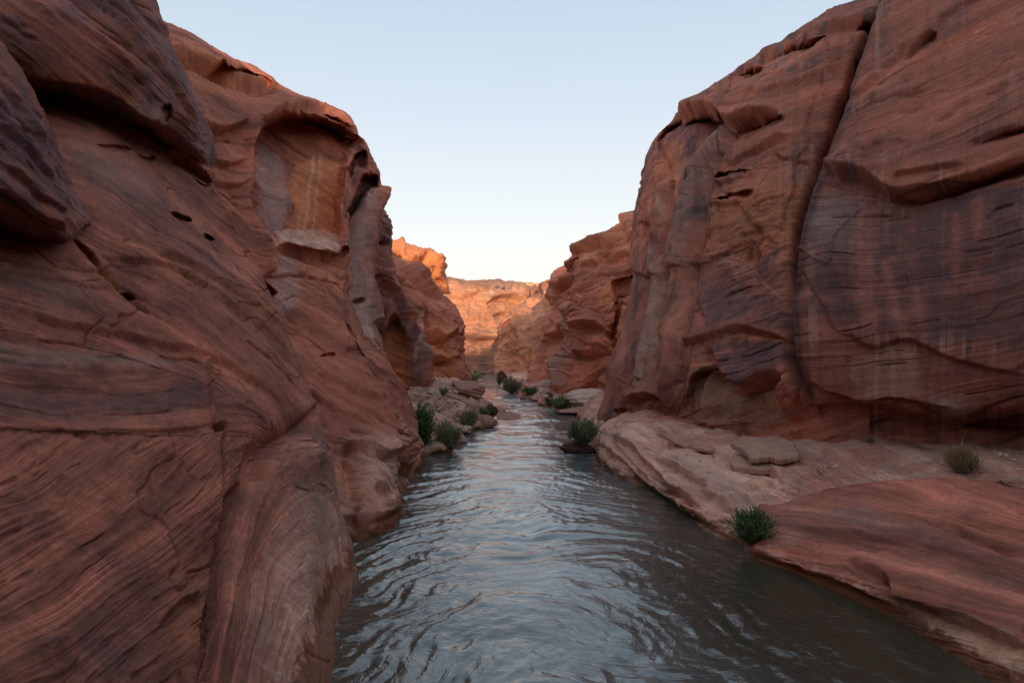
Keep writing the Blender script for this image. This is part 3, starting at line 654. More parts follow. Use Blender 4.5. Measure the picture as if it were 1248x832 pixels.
o = rock('mesa_ridge', net, None, step=1.2, bed=lambda px, py: py, mpx=.35, terr=[(3, .8, -.2)], nz=[(.05, .6), (.2, .3)], base=np.array((.72, .42, .22)), alt=np.array((.62, .34, .18)), seed=67, origin=(0, 302, 20), wetline=-9)
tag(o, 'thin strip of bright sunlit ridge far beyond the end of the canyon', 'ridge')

# ================================================================== RIGHT BANK, far to near
net = [
 [(622, 470, 140), (605, 466, 124), (622, 468, 118), (640, 470, 114), (680, 470, 110), (740, 470, 108)],
 [(622, 445, 140), (604, 444, 125), (622, 443, 120), (642, 442, 116), (680, 440, 112), (740, 440, 110)],
 [(624, 415, 142), (611, 415, 127), (625, 412, 122), (645, 410, 118), (680, 405, 114), (740, 400, 112)],
 [(624, 394, 144), (611, 394, 129), (626, 390, 124), (646, 385, 121), (680, 380, 117), (740, 376, 115)],
 [(636, 377, 148), (626, 379, 134), (637, 371, 130), (655, 362, 127), (685, 355, 123), (740, 350, 120)],
 [(652, 356, 155), (643, 361, 145), (651, 353, 142), (663, 347, 139), (690, 341, 134), (740, 336, 130)],
 [(656, 354, 178), (650, 357, 174), (660, 352, 170), (676, 345, 166), (700, 339, 162), (740, 334, 160)],
]
ops = [('poly', [(611, 394), (617, 387), (623, 390), (626, 400), (618, 405), (611, 402)], 4, -2.2), ('crack', [(626, 400), (632, 412), (630, 430)], 2, -.9), ('blob', 640, 425, 12, 16, 0, .9), ('crack', [(628, 430), (640, 442), (650, 448)], 2.4, -1.0), ('step', [(640, 372), (660, 365), (690, 360)], .8, 6, .7, 5), ('blob', 608, 448, 4, 9, 0, -1.0),
       ('poly', [(650, 352), (656, 350), (660, 356), (654, 360)], 3, -1.2)]
o = rock('canyon_cliff', net, None, step=.85, bed=lambda px, py: py + 0.3 * px, mpx=.145, terr=[(2.6, .5, -.1), (1.1, .2, -.1)], nz=[(.08, 1.0), (.25, .4), (.8, .12)], joints=[(.12, .5, .05)], blocks=[(12, .7, .8, 1.0, 3)], ops=ops,
     base=np.array((.60, .27, .155)), alt=np.array((.50, .20, .115)), seed=73, origin=(2, 122, 0), wetline=.3)
tag(o, 'furthest buttress on the right bank with a dark square hole near its tip', 'cliff')

net = [
 [(668, 486, 106), (642, 479, 88), (665, 481, 82), (690, 481, 78), (740, 481, 75), (790, 481, 73)],
 [(674, 440, 106), (653, 441, 90), (672, 440, 85), (695, 440, 81), (740, 440, 78), (790, 440, 76)],
 [(678, 405, 107), (657, 404, 91), (678, 400, 86), (698, 395, 83), (740, 390, 80), (790, 390, 78)],
 [(684, 370, 108), (667, 370, 93), (684, 361, 89), (702, 351, 86), (740, 345, 83), (790, 345, 81)],
 [(692, 345, 110), (677, 345, 96), (690, 336, 92), (706, 326, 89), (740, 320, 86), (790, 318, 84)],
 [(702, 326, 114), (687, 329, 101), (700, 319, 98), (712, 312, 95), (745, 305, 92), (790, 303, 90)],
 [(706, 326, 130), (695, 328, 124), (706, 319, 122), (718, 312, 120), (750, 305, 118), (790, 303, 116)],
]
ops = [('step', [(655, 408), (680, 402), (712, 392)], 1.1, 8, 1.0, 6), ('step', [(672, 352), (690, 346), (715, 340)], 1.2, 5, 1.2, 5), ('poly', [(676, 350), (690, 345), (700, 352), (688, 362), (676, 362)], 5, -1.3), ('crack', [(668, 405), (684, 420), (684, 445), (676, 470)], 2.6, -.9), ('blob', 668, 425, 9, 14, 0, .9), ('crack', [(694, 370), (690, 400)], 2, -.7)]
o = rock('canyon_cliff', net, None, step=.9, bed=lambda px, py: py + 0.42 * px, mpx=.105, terr=[(2.2, .6, -.2), (.9, .2, -.1)], nz=[(.1, .8), (.35, .3), (1, .09)], joints=[(.15, .4, .05)], blocks=[(16, .7, .7, 1.1, 6)], ops=ops,
     base=RED * 1.25, alt=RED * .95, seed=83, origin=(5, 86, 0), wetline=.3)
tag(o, 'right bank cliff split by dark diagonal cracks, between the far buttress and the leaning stack', 'cliff')

net = [
 [(700, 496, 76), (673, 487, 63), (700, 492, 58), (735, 497, 54), (790, 500, 50), (830, 500, 48)],
 [(702, 455, 76), (679, 456, 64), (706, 455, 59), (742, 455, 55), (800, 455, 52), (840, 455, 50)],
 [(708, 415, 77), (690, 416, 65), (716, 410, 60), (747, 405, 57), (800, 400, 54), (840, 400, 52)],
 [(716, 375, 78), (697, 375, 66), (723, 366, 61), (752, 356, 59), (805, 350, 56), (840, 350, 54)],
 [(720, 340, 80), (704, 340, 67), (726, 326, 63), (754, 315, 61), (805, 310, 58), (840, 305, 56)],
 [(714, 310, 82), (699, 311, 69), (723, 299, 66), (751, 288, 64), (800, 282, 61), (840, 278, 59)],
 [(726, 292, 85), (712, 294, 74), (736, 281, 71), (759, 269, 69), (798, 258, 67), (840, 250, 65)],
 [(730, 291, 96), (720, 293, 92), (742, 281, 90), (766, 268, 88), (804, 258, 86), (840, 250, 84)],
]
ops = [('step', [(696, 312), (720, 300), (745, 292)], .9, 6, .8, 5), ('step', [(715, 330), (740, 318), (775, 306)], .5, 6, .4, 5),
       ('crack', [(710, 360), (735, 345), (768, 330)], 4, -.5), ('poly', [(748, 345), (772, 328), (776, 345), (764, 390), (754, 420), (748, 440), (745, 410), (752, 380)], 7, -2.0), ('crack', [(760, 410), (745, 440), (712, 468), (700, 474)], 3, -1.2),
       ('step', [(700, 402), (725, 398), (750, 404)], .9, 9, .9, 7), ('step', [(694, 430), (720, 432), (745, 425)], .8, 9, .8, 7), ('crack', [(700, 352), (694, 390), (684, 430), (680, 470)], 5, .7), ('poly', [(702, 312), (714, 310), (712, 335), (704, 342)], 4, -1.1)]
tn = [('poly', [(728, 352), (750, 342), (756, 372), (744, 385), (730, 372)], 8, ORANGE * 1.05, .8), ('crack', [(700, 352), (690, 400), (680, 470)], 6, GREY * .75, .7), ('blob', 715, 445, 20, 12, 0, ORANGE * .95, .6), ('poly', [(700, 290), (775, 258), (800, 290), (720, 330)], 10, ORANGE * 1.0, .5), ('crack', [(760, 400), (742, 440)], 6, ORANGE, .7)]
o = rock('canyon_cliff', net, None, step=.95, bed=lambda px, py: py + 0.32 * px, mpx=.073, terr=[(1.6, .42, -.2), (.7, .16, -.1)], nz=[(.13, .55), (.45, .2), (1.4, .06)], joints=[(.2, .3, .04)], blocks=[(18, .5, .5, 1.3, 12)], ops=ops, tints=tn,
     base=RED * 1.25, alt=RED * .9, seed=93, origin=(7, 60, 0), wetline=.3)
tag(o, 'leaning stack of bulging red rock layers on right bank, split by orange cleft', 'cliff')

# ---- big middle cliff on the right
net = [
 [(748, 552, 46), (726, 548, 33), (780, 550, 27), (840, 552, 24.5), (920, 555, 21.5), (1000, 545, 19), (1060, 545, 18.5)],
 [(752, 512, 45), (729, 512, 33.2), (780, 508, 27.6), (842, 512, 24.8), (920, 514, 21.8), (998, 506, 19.3), (1060, 510, 18.8)],
 [(755, 470, 45), (738, 476, 33.8), (786, 470, 27.4), (848, 472, 24.0), (922, 474, 21.0), (988, 470, 19.0), (1060, 470, 18.8)],
 [(762, 440, 44), (742, 440, 34.3), (792, 430, 28.6), (852, 428, 24.4), (922, 425, 21.4), (974, 432, 19.7), (1050, 430, 20)],
 [(775, 390, 45), (758, 395, 35.5), (808, 380, 29.5), (864, 370, 25.4), (925, 362, 22.5), (972, 370, 20.4), (1050, 370, 22.4)],
 [(788, 310, 46), (772, 312, 36.5), (817, 300, 31), (872, 290, 27), (930, 280, 23.2), (983, 280, 22.0), (1050, 280, 24)],
 [(796, 230, 48), (783, 236, 38), (822, 226, 33), (882, 212, 29), (942, 202, 24.9), (1006, 200, 23.2), (1070, 200, 25.6)],
 [(812, 178, 49), (797, 174, 39.4), (836, 164, 35), (892, 148, 31), (962, 128, 26.4), (1036, 120, 25.0), (1095, 110, 27.5)],
 [(850, 125, 51), (838, 124, 40.6), (876, 106, 36.5), (922, 86, 33.5), (988, 62, 28.8), (1058, 58, 27.2), (1115, 40, 30)],
 [(890, 95, 54), (878, 97, 42.6), (917, 67, 39.4), (962, 42, 37), (1022, 12, 32), (1084, -4, 30.2), (1135, -30, 33)],
 [(905, 97, 64), (898, 99, 58), (930, 72, 56), (975, 46, 54), (1034, 16, 52), (1095, -4, 48), (1145, -20, 48)],
]
ops = [
 ('step', [(795, 172), (812, 146), (838, 134), (872, 138), (890, 152), (925, 140), (950, 134)], .7, 18, .5, 9),
 ('hollow', [(798, 172), (807, 150), (838, 136), (872, 139), (890, 152), (872, 176), (850, 206), (828, 228), (812, 196)], 6, 226, 138, -4.5), ('hollow', [(886, 158), (905, 148), (945, 136), (955, 146), (905, 166)], 5, 168, 140, -1.6),
 ('crack', [(884, 152), (866, 184), (846, 216), (838, 262), (826, 330), (818, 400), (816, 470), (822, 512)], 9, .55), ('crack', [(893, 160), (862, 216), (848, 300), (834, 360), (826, 440)], 6, -.35),
 ('crack', [(822, 222), (812, 300), (800, 380), (790, 460)], 3, -.25), ('crack', [(806, 200), (808, 240), (800, 300), (792, 380), (776, 460)], 5, .35),
 ('poly', [(780, 270), (800, 276), (808, 296), (800, 312), (786, 300)], 9, -.9), ('poly', [(794, 288), (804, 290), (806, 300), (797, 302)], 3, -.6), ('poly', [(841, 210), (847, 206), (848, 222), (842, 226)], 3, -.6),
 ('poly', [(874, 212), (890, 205), (914, 206), (904, 214), (876, 220)], 4, -1.3), ('poly', [(868, 248), (884, 238), (916, 230), (912, 238), (884, 246)], 4, -1.2),
 ('step', [(866, 222), (890, 218), (916, 208)], .2, 10, .1, 6), ('step', [(862, 250), (890, 246), (918, 230)], .2, 12, .1, 6), ('step', [(880, 200), (915, 184), (962, 160)], .22, 12, .2, 8), ('crack', [(944, 185), (960, 192), (1000, 194)], 1.6, -.2),
 ('hollow', [(893, 87), (910, 80), (927, 78), (924, 84), (908, 89)], 2, 90, 78, -2.4), ('hollow', [(914, 72), (946, 60), (975, 48), (1004, 36), (998, 46), (956, 66)], 3, 72, 40, -2.6), ('hollow', [(1040, 66), (1052, 52), (1064, 46), (1062, 64), (1048, 74)], 4, 76, 46, -2.5), ('hollow', [(1040, 24), (1078, 12), (1074, 22), (1046, 32)], 2, 34, 12, -2), ('step', [(892, 84), (910, 80), (926, 78)], .3, 8, .3, 5), ('step', [(912, 68), (950, 58), (1000, 38)], .35, 9, .3, 5), ('step', [(950, 50), (990, 30), (1040, 22), (1078, 12)], .3, 8, .25, 5), ('step', [(900, 118), (960, 98), (1030, 74)], .15, 12, .12, 8),
 ('step', [(815, 420), (850, 412), (900, 400), (930, 404), (966, 416)], .22, 22, .12, 8), ('crack', [(880, 404), (920, 402), (966, 420)], 1.6, -.2),
 ('step', [(862, 420), (880, 450), (905, 470), (930, 462), (950, 450)], .35, 24, .55, 14), ('hollow', [(834, 470), (846, 446), (868, 444), (884, 458), (905, 475), (940, 464), (948, 516), (836, 516)], 12, 516, 440, -2.0), ('blob', 872, 490, 16, 10, 30, .4), ('blob', 905, 498, 18, 10, -10, .35), ('crack', [(868, 450), (860, 480), (866, 512)], 4, .3),
 ('blob', 955, 462, 14, 18, 0, .45), ('blob', 975, 492, 16, 22, -20, .3), ('crack', [(934, 462), (944, 490), (948, 514)], 3, -.25), ('crack', [(962, 482), (975, 508)], 2.5, .2),
 ('step', [(760, 492), (785, 480), (815, 488)], .3, 14, .5, 8), ('blob', 792, 490, 20, 10, 0, .35), ('poly', [(745, 498), (765, 496), (770, 506), (750, 508)], 4, -.6),
 ('crack', [(1084, -10), (1058, 55), (1036, 120), (1004, 202), (982, 280), (971, 360), (970, 430), (990, 480)], 11, -1.6), ('blob', 736, 458, 9, 14, 0, .8), ('crack', [(838, 320), (842, 360), (858, 400)], 3, -.2), ('blob', 850, 380, 14, 50, -14, .3),
 ('crack', [(860, 310), (905, 322), (950, 368)], 1.4, .06),
]
tn = [
 ('poly', [(806, 150), (840, 138), (872, 142), (842, 205), (824, 212)], 8, PURP * 1.3, .5), ('poly', [(812, 176), (834, 172), (838, 215), (826, 260), (816, 230)], 7, ORANGE * .9, .7),
 ('poly', [(784, 250), (802, 240), (812, 300), (800, 310), (780, 296)], 10, RED * .9, .5), ('crack', [(806, 236), (812, 268)], 4, TAN, .7),
 ('poly', [(788, 318), (806, 304), (808, 340), (796, 400), (782, 470), (764, 470), (776, 400)], 8, GREY * .95, .7), ('crack', [(800, 305), (796, 380), (786, 450)], 3.5, TAN * .9, .7),
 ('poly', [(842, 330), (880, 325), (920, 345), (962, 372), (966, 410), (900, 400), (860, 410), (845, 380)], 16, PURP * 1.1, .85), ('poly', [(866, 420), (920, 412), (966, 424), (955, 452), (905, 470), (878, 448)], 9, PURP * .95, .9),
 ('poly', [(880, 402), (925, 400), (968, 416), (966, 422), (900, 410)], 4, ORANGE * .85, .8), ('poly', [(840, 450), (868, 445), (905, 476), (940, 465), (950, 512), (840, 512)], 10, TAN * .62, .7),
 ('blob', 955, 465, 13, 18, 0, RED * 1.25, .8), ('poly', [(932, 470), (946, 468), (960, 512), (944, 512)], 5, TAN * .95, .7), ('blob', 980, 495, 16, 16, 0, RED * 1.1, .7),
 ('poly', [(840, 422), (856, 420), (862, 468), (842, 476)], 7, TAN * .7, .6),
 ('poly', [(868, 150), (1040, 60), (1030, 160), (960, 180), (880, 200)], 30, RED * 1.05, .6), ('poly', [(866, 226), (990, 200), (975, 300), (900, 310), (852, 300)], 26, ORANGE * .72, .55), ('blob', 890, 320, 24, 9, 25, TAN * .75, .5), ('crack', [(860, 310), (905, 325), (950, 368)], 1.4, PALE * .8, .7),
 ('crack', [(884, 156), (858, 200), (842, 250), (830, 320)], 10, GREY * .62, .6), ('crack', [(1080, -10), (1054, 55), (1032, 120), (1000, 202), (978, 280), (967, 360), (966, 430), (985, 480)], 9, DARK, .95), ('blob', 738, 452, 8, 14, 0, PURP * 1.3, .8), ('blob', 1000, 150, 30, 40, 0, BROWN * .8, .6),  # DARK band and BROWN blob paint the crevice's shade beside the right dome
]
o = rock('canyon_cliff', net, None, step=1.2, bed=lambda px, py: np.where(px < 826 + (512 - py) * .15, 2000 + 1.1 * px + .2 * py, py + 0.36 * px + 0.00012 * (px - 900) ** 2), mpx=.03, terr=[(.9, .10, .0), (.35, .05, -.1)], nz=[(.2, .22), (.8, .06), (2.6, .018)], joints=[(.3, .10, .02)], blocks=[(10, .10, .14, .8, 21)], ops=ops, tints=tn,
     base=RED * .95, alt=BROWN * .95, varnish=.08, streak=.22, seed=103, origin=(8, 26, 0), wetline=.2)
tag(o, 'tall varnished cliff on the right with jutting brow and two lens-shaped slots', 'cliff')

# ---- nearest dome on the right
net = [
 [(1012, 548, 24), (1002, 548, 19.2), (1060, 555, 18.8), (1150, 562, 17.8), (1248, 566, 16.8), (1500, 590, 14)],
 [(1012, 515, 24), (1000, 508, 19.0), (1058, 518, 18.7), (1150, 526, 18.0), (1248, 530, 17.0), (1500, 545, 14.2)],
 [(1008, 485, 24), (990, 482, 18.7), (1056, 488, 18), (1150, 496, 16.9), (1248, 498, 15.9), (1500, 505, 13.2)],
 [(990, 430, 24), (971, 432, 18.4), (1050, 432, 17.8), (1150, 434, 16.7), (1248, 436, 15.5), (1500, 440, 13)],
 [(990, 350, 25), (973, 352, 19.3), (1050, 350, 18.2), (1150, 350, 17), (1248, 350, 15.8), (1500, 345, 13)],
 [(1000, 270, 26), (984, 270, 20.2), (1060, 262, 18.9), (1150, 255, 17.6), (1248, 250, 16.4), (1500, 240, 13.5)],
 [(1020, 200, 27), (1005, 202, 20.9), (1075, 192, 19.4), (1160, 180, 18.0), (1248, 170, 16.8), (1500, 150, 13.8)],
 [(1055, 110, 28), (1037, 112, 22.2), (1100, 100, 20.6), (1170, 90, 19.3), (1248, 80, 18), (1500, 40, 15)],
 [(1082, 30, 30), (1066, 32, 24.0), (1122, 12, 22.6), (1190, -10, 21), (1270, -20, 20), (1500, -80, 17)],
 [(1112, -60, 33), (1097, -60, 26.8), (1150, -90, 26), (1220, -110, 25), (1300, -130, 24), (1500, -200, 21)],
 [(1150, -90, 42), (1140, -90, 38), (1190, -120, 37), (1250, -150, 36), (1330, -180, 35), (1500, -240, 33)],
]
ops = [
 ('step', [(1000, 196), (1016, 210), (1044, 215), (1066, 226), (1090, 241), (1125, 236), (1170, 226), (1260, 186)], .42, 42, .38, 16), ('poly', [(1092, 242), (1150, 233), (1260, 192), (1260, 214), (1180, 232), (1110, 246)], 7, -.7),
 ('hollow', [(1098, 72), (1122, 48), (1144, 38), (1134, 54), (1110, 74)], 5, 76, 38, -.5), ('hollow', [(1184, 178), (1222, 162), (1256, 150), (1254, 158), (1222, 172)], 3, 180, 150, -.6), ('step', [(1090, 222), (1130, 214), (1180, 202)], .12, 14, .1, 5), ('step', [(1180, 176), (1220, 162), (1252, 150)], .10, 12, .08, 4), ('step', [(1030, 120), (1070, 92), (1110, 50)], .1, 12, .12, 5), ('step', [(1100, 70), (1124, 48), (1140, 40)], .14, 10, .14, 5), ('step', [(1140, 30), (1170, 12), (1210, -6)], .10, 10, .10, 5),
 ('step', [(1030, 400), (1060, 424), (1110, 416), (1170, 440), (1260, 458)], .15, 24, .10, 10), ('step', [(985, 462), (1040, 486), (1100, 484), (1160, 498)], .20, 18, .25, 10),
 ('poly', [(1110, 492), (1150, 500), (1180, 505), (1260, 490), (1260, 526), (1170, 524)], 14, -.8), ('blob', 1160, 500, 26, 14, 0, .35), ('blob', 1012, 330, 26, 50, 12, .2), ('crack', [(976, 300), (1010, 325), (1018, 290), (1050, 250)], 1.5, .08),
 ('crack', [(975, 330), (995, 360), (1015, 400), (1040, 412)], 1.6, -.08), ('hollow', [(992, 494), (1050, 494), (1110, 500), (1170, 514), (1270, 496), (1270, 540), (1000, 530)], 6, 534, 496, -.7),
]
tn = [
 ('poly', [(975, 255), (1010, 214), (1060, 228), (1092, 246), (1260, 215), (1290, 430), (1150, 430), (1060, 422), (985, 400), (970, 330)], 30, PURP * .95, .9), ('blob', 1010, 270, 34, 36, -30, GREY * .55, .8),
 ('crack', [(1052, 250), (1046, 300), (1050, 360), (1062, 410)], 9, BROWN * 2.1, .34), ('crack', [(1064, 250), (1060, 320), (1066, 400)], 7, BROWN * 2.1, .34), ('crack', [(1078, 320), (1092, 380), (1100, 412)], 8, BROWN * 2.1, .34), ('crack', [(1166, 262), (1166, 340)], 9, BROWN * 2.1, .34), ('crack', [(1194, 240), (1190, 290)], 8, BROWN * 2.1, .34), ('crack', [(1116, 350), (1126, 425)], 9, BROWN * 2.1, .34),
 ('poly', [(985, 420), (1040, 432), (1120, 428), (1125, 500), (1050, 500), (990, 480)], 14, BROWN * 1.0, .7), ('poly', [(1035, 430), (1110, 428), (1112, 490), (1045, 486)], 8, TAN * .62, .65),
 ('crack', [(1068, 430), (1068, 490)], 3, TAN * .9, .5), ('crack', [(1088, 426), (1090, 490)], 4, TAN * .9, .55), ('crack', [(1050, 436), (1052, 484)], 3, DARK, .4), ('blob', 1160, 498, 26, 16, 20, GREY * .75, .8), ('poly', [(1115, 430), (1260, 445), (1260, 500), (1190, 505), (1130, 480)], 16, BROWN * .7, .7),
 ('crack', [(1068, 10), (1037, 112), (1005, 202), (984, 270), (973, 352), (971, 432), (990, 482)], 7, DARK, .85), ('poly', [(1000, 190), (1060, 60), (1130, -30), (1290, -40), (1290, 170), (1100, 225)], 30, BROWN * 1.25, .6), ('blob', 1140, 130, 70, 40, -30, RED * .95, .5),  # DARK band paints shade down the edge facing the crevice
]
def bed_dome_right(px, py):
    crack = 242 - 0.22 * np.abs(px - 1090) - 0.00012 * (px - 1090) ** 2
    return np.where(py < crack, py + 0.48 * px - .00008 * (px - 1000) ** 2, 1500 + py + 0.12 * px + .0003 * (px - 1050) ** 2)
o = rock('canyon_cliff', net, None, step=1.2, bed=bed_dome_right, mpx=.022, terr=[(.45, .022, .1), (.2, .012, .0)], nz=[(.25, .12), (.9, .03), (3, .008)], joints=[(.35, .06, .014)], ops=ops, tints=tn,
     base=RED * .85, alt=BROWN * .95, varnish=.12, streak=.32, seed=113, sharp=True, origin=(11, 19, 0), wetline=-5)
tag(o, 'huge rounded cliff at right edge, smooth above a long crack, dark varnished below', 'cliff')

# ---- benches at the foot of the right cliffs
net = [
 [('w', 4.4, 46, -.7), (722, 575, 29.5), (752, 606, 22.4), (798, 626, 20.1), (828, 652, 17.6), (894, 695, 14.8), ('w', 6.6, 13.0, -.7), ('w', 8.5, 11.5, -.7), ('w', 15, 8, -.7)],
 [('w', 4.4, 46, -.02), (719, 550, 29.8), (750, 585, 22.6), (797, 602, 20.2), (828, 625, 17.7), (893, 660, 14.9), ('w', 6.4, 13.6, .0), ('w', 8.5, 12, .0), ('w', 15, 8, 0)],
 [('w', 4.6, 46, .5), (721, 536, 30), (752, 562, 23.2), (802, 580, 20.7), (842, 602, 18.2), (902, 636, 15.6), (962, 638, 14.8), ('w', 8.8, 13.2, .45), ('w', 15, 9, .45)],
 [('w', 5.0, 46, 1), (728, 521, 31), (766, 530, 24.5), (816, 545, 21.6), (872, 570, 18.9), (922, 604, 16.8), (990, 606, 15.8), ('w', 9.2, 14.2, .8), ('w', 15.5, 10, .8)],
 [('w', 5.6, 46, 1.5), (735, 509, 33), (786, 505, 27), (850, 522, 23.5), (910, 540, 20.8), (970, 566, 18), (1050, 576, 16.5), (1180, 578, 15), (1450, 600, 13)],
 [('w', 6.4, 46, 1.8), (745, 500, 36), (800, 500, 30), (870, 510, 26), (940, 514, 22.8), (1005, 515, 20.4), (1100, 530, 18.8), (1230, 545, 17.0), (1480, 560, 14.5)],
 [('w', 8, 46, 2), (760, 492, 42), (815, 494, 35), (890, 502, 29), (960, 506, 26), (1030, 508, 24), (1130, 520, 22), (1270, 530, 20), (1520, 545, 17)],
]
ops = [
 ('step', [(728, 536), (756, 560), (786, 588), (812, 606), (834, 622), (880, 648)], .20, 12, .18, 6), ('step', [(742, 528), (776, 552), (802, 577), (826, 602), (860, 628)], .20, 10, .18, 6), ('step', [(790, 520), (830, 532), (880, 552), (935, 572), (960, 590)], .18, 10, .14, 6), ('step', [(905, 600), (940, 590), (962, 572)], .10, 10, .1, 6), ('blob', 776, 530, 20, 24, 20, .2), ('blob', 805, 575, 14, 10, 30, -.3), ('blob', 850, 575, 34, 22, 20, .18), ('crack', [(800, 560), (825, 575), (862, 600)], 5, -.18), ('crack', [(745, 530), (752, 550), (790, 585)], 4, -.18),
 ('step', [(862, 618), (900, 612), (950, 600)], .10, 12, .14, 7), ('step', [(850, 600), (880, 614), (905, 625)], .08, 10, .1, 6), ('crack', [(782, 512), (800, 524), (815, 545)], 3, -.12),
 ('blob', 1180, 560, 40, 12, 0, .12), ('step', [(980, 575), (1020, 572), (1050, 574)], .04, 10, .05, 5), ('step', [(960, 520), (1060, 532), (1160, 526)], .08, 10, .04, 8),
]
tn = [
 ('poly', [(725, 540), (760, 505), (800, 512), (860, 550), (920, 580), (960, 600), (900, 650), (840, 610), (780, 580)], 20, PALE * 1.0, .85), ('blob', 780, 540, 16, 14, 30, PALE * 1.15, .6), ('poly', [(830, 610), (895, 632), (890, 655), (850, 640)], 8, RED * 1.2, .5),
 ('poly', [(840, 512), (1000, 512), (1120, 522), (1250, 540), (1250, 600), (1000, 600), (930, 560)], 16, np.array((.33, .165, .125)), .6), ('blob', 1110, 545, 70, 12, 5, PALE * .7, .5), ('blob', 1180, 560, 70, 14, 0, TAN * .75, .5), ('blob', 820, 600, 40, 6, 35, RED, .5), ('blob', 930, 570, 30, 10, 0, PALE, .5),
]
o = rock('rock_ledge', net, None, step=1.2, bed=lambda px, py: py - 0.45 * px, mpx=.022, terr=[(.3, .05, -.1), (.14, .02, -.1)], nz=[(.3, .12), (1, .06), (3.5, .02), (10, .006)], joints=[(.5, .06, .03)], ops=ops, tints=tn,
     base=PALE * .95, alt=RED * 1.15, seed=123, origin=(6, 20, 0), palewater=.3, wetline=.24)
ledge = tag(o, 'pale pink sculpted rock ledge along the water below the right cliffs', 'rock ledge')
net = [
 [('w', 4.8, 14.6, -.7), (917, 712, 13.7), (984, 742, 12.3), (1055, 776, 11), (1106, 806, 10.2), (1142, 834, 9.4), (1199, 876, 8.6), (1310, 970, 7.1), (1520, 1150, 5.3)],
 [('w', 4.9, 14.7, 0), (916, 680, 13.7), (983, 706, 12.35), (1053, 736, 11.1), (1104, 761, 10.25), (1140, 786, 9.5), (1197, 823, 8.6), (1305, 905, 7.1), (1510, 1060, 5.3)],
 [('w', 5.1, 14.9, .3), (916, 666, 13.9), (984, 683, 12.5), (1056, 705, 11.25), (1106, 722, 10.4), (1146, 736, 9.75), (1212, 764, 8.9), (1305, 814, 7.6), (1500, 920, 6.5)],
 [('w', 5.4, 15.3, .5), (926, 652, 14.2), (990, 658, 13.1), (1060, 668, 12.2), (1118, 680, 11.5), (1168, 692, 10.8), (1232, 708, 10.1), (1320, 740, 9.2), (1500, 790, 7.8)],
 [('w', 5.7, 15.8, .6), (946, 632, 14.7), (1000, 628, 14.0), (1068, 628, 13.3), (1130, 634, 12.7), (1182, 640, 12.2), (1242, 646, 11.7), (1330, 664, 11), (1500, 695, 9.8)],
 [('w', 6.0, 16.4, .5), (972, 614, 15.2), (1018, 604, 14.8), (1078, 599, 14.5), (1138, 598, 14.1), (1190, 600, 13.7), (1248, 604, 13.2), (1340, 610, 12.6), (1500, 632, 11.6)],
 [('w', 6.4, 17, .3), (988, 603, 15.9), (1030, 592, 15.6), (1086, 586, 15.4), (1144, 584, 15), (1195, 586, 14.6), (1254, 590, 14.1), (1345, 596, 13.5), (1500, 616, 12.5)],
 [('w', 6.8, 17.4, 0), (1000, 625, 16.4), (1040, 612, 16.4), (1092, 602, 16.2), (1150, 598, 15.8), (1200, 600, 15.4), (1258, 604, 14.8), (1350, 612, 14.1), (1500, 632, 13)],
]
ops = [('step', [(912, 672), (960, 688), (1010, 704), (1056, 722), (1090, 742)], .07, 10, .10, 8), ('poly', [(955, 684), (975, 688), (982, 694), (962, 692)], 3, -.12), ('step', [(1030, 684), (1060, 690), (1084, 712), (1092, 738)], .10, 14, .14, 10), ('step', [(1085, 728), (1120, 738), (1160, 752), (1210, 772), (1260, 792)], .16, 12, .12, 12),
       ('step', [(1130, 630), (1156, 636), (1180, 650), (1215, 662), (1252, 676)], .05, 14, .07, 5), ('crack', [(1130, 632), (1180, 650), (1250, 680)], 1.5, -.05), ('step', [(1000, 650), (1080, 668), (1180, 700)], .03, 14, .03, 6), ('step', [(940, 640), (1040, 650), (1160, 672), (1260, 700)], .025, 14, .03, 5), ('blob', 1000, 672, 18, 10, 40, -.06), ('step', [(1060, 600), (1150, 606), (1250, 622)], .04, 12, .04, 5)]
tn = [('poly', [(1086, 726), (1130, 738), (1180, 756), (1260, 790), (1260, 826), (1180, 800), (1120, 766)], 8, TAN * 1.05, .95), ('blob', 1050, 630, 70, 10, 8, GREY * .8, .55), ('blob', 1150, 660, 90, 10, 12, PURP * 1.9, .4), ('poly', [(912, 674), (960, 690), (1050, 724), (1090, 750), (1050, 742), (960, 706)], 6, ORANGE * .55, .7), ('blob', 960, 650, 20, 9, 0, PALE * .8, .5), ('blob', 1200, 700, 60, 8, 10, PALE * .6, .4)]
o = rock('rock_slope', net, None, step=1.15, bed=lambda px, py: py - 0.14 * px - .00025 * (px - 950) ** 2, mpx=.0145, terr=[(.17, .022, -.3), (.08, .010, -.3)], nz=[(.4, .06), (1.4, .025), (5, .008)], joints=[(.6, .03, .02)], ops=ops, tints=tn,
     base=RED * 1.0, alt=BROWN * 1.3, band=.55, seed=133, slits=.5, origin=(7, 12, 0), wetline=.2)
slope = tag(o, 'low dark red slope with fine parallel stripes sliding into the river at bottom right', 'rock slope')

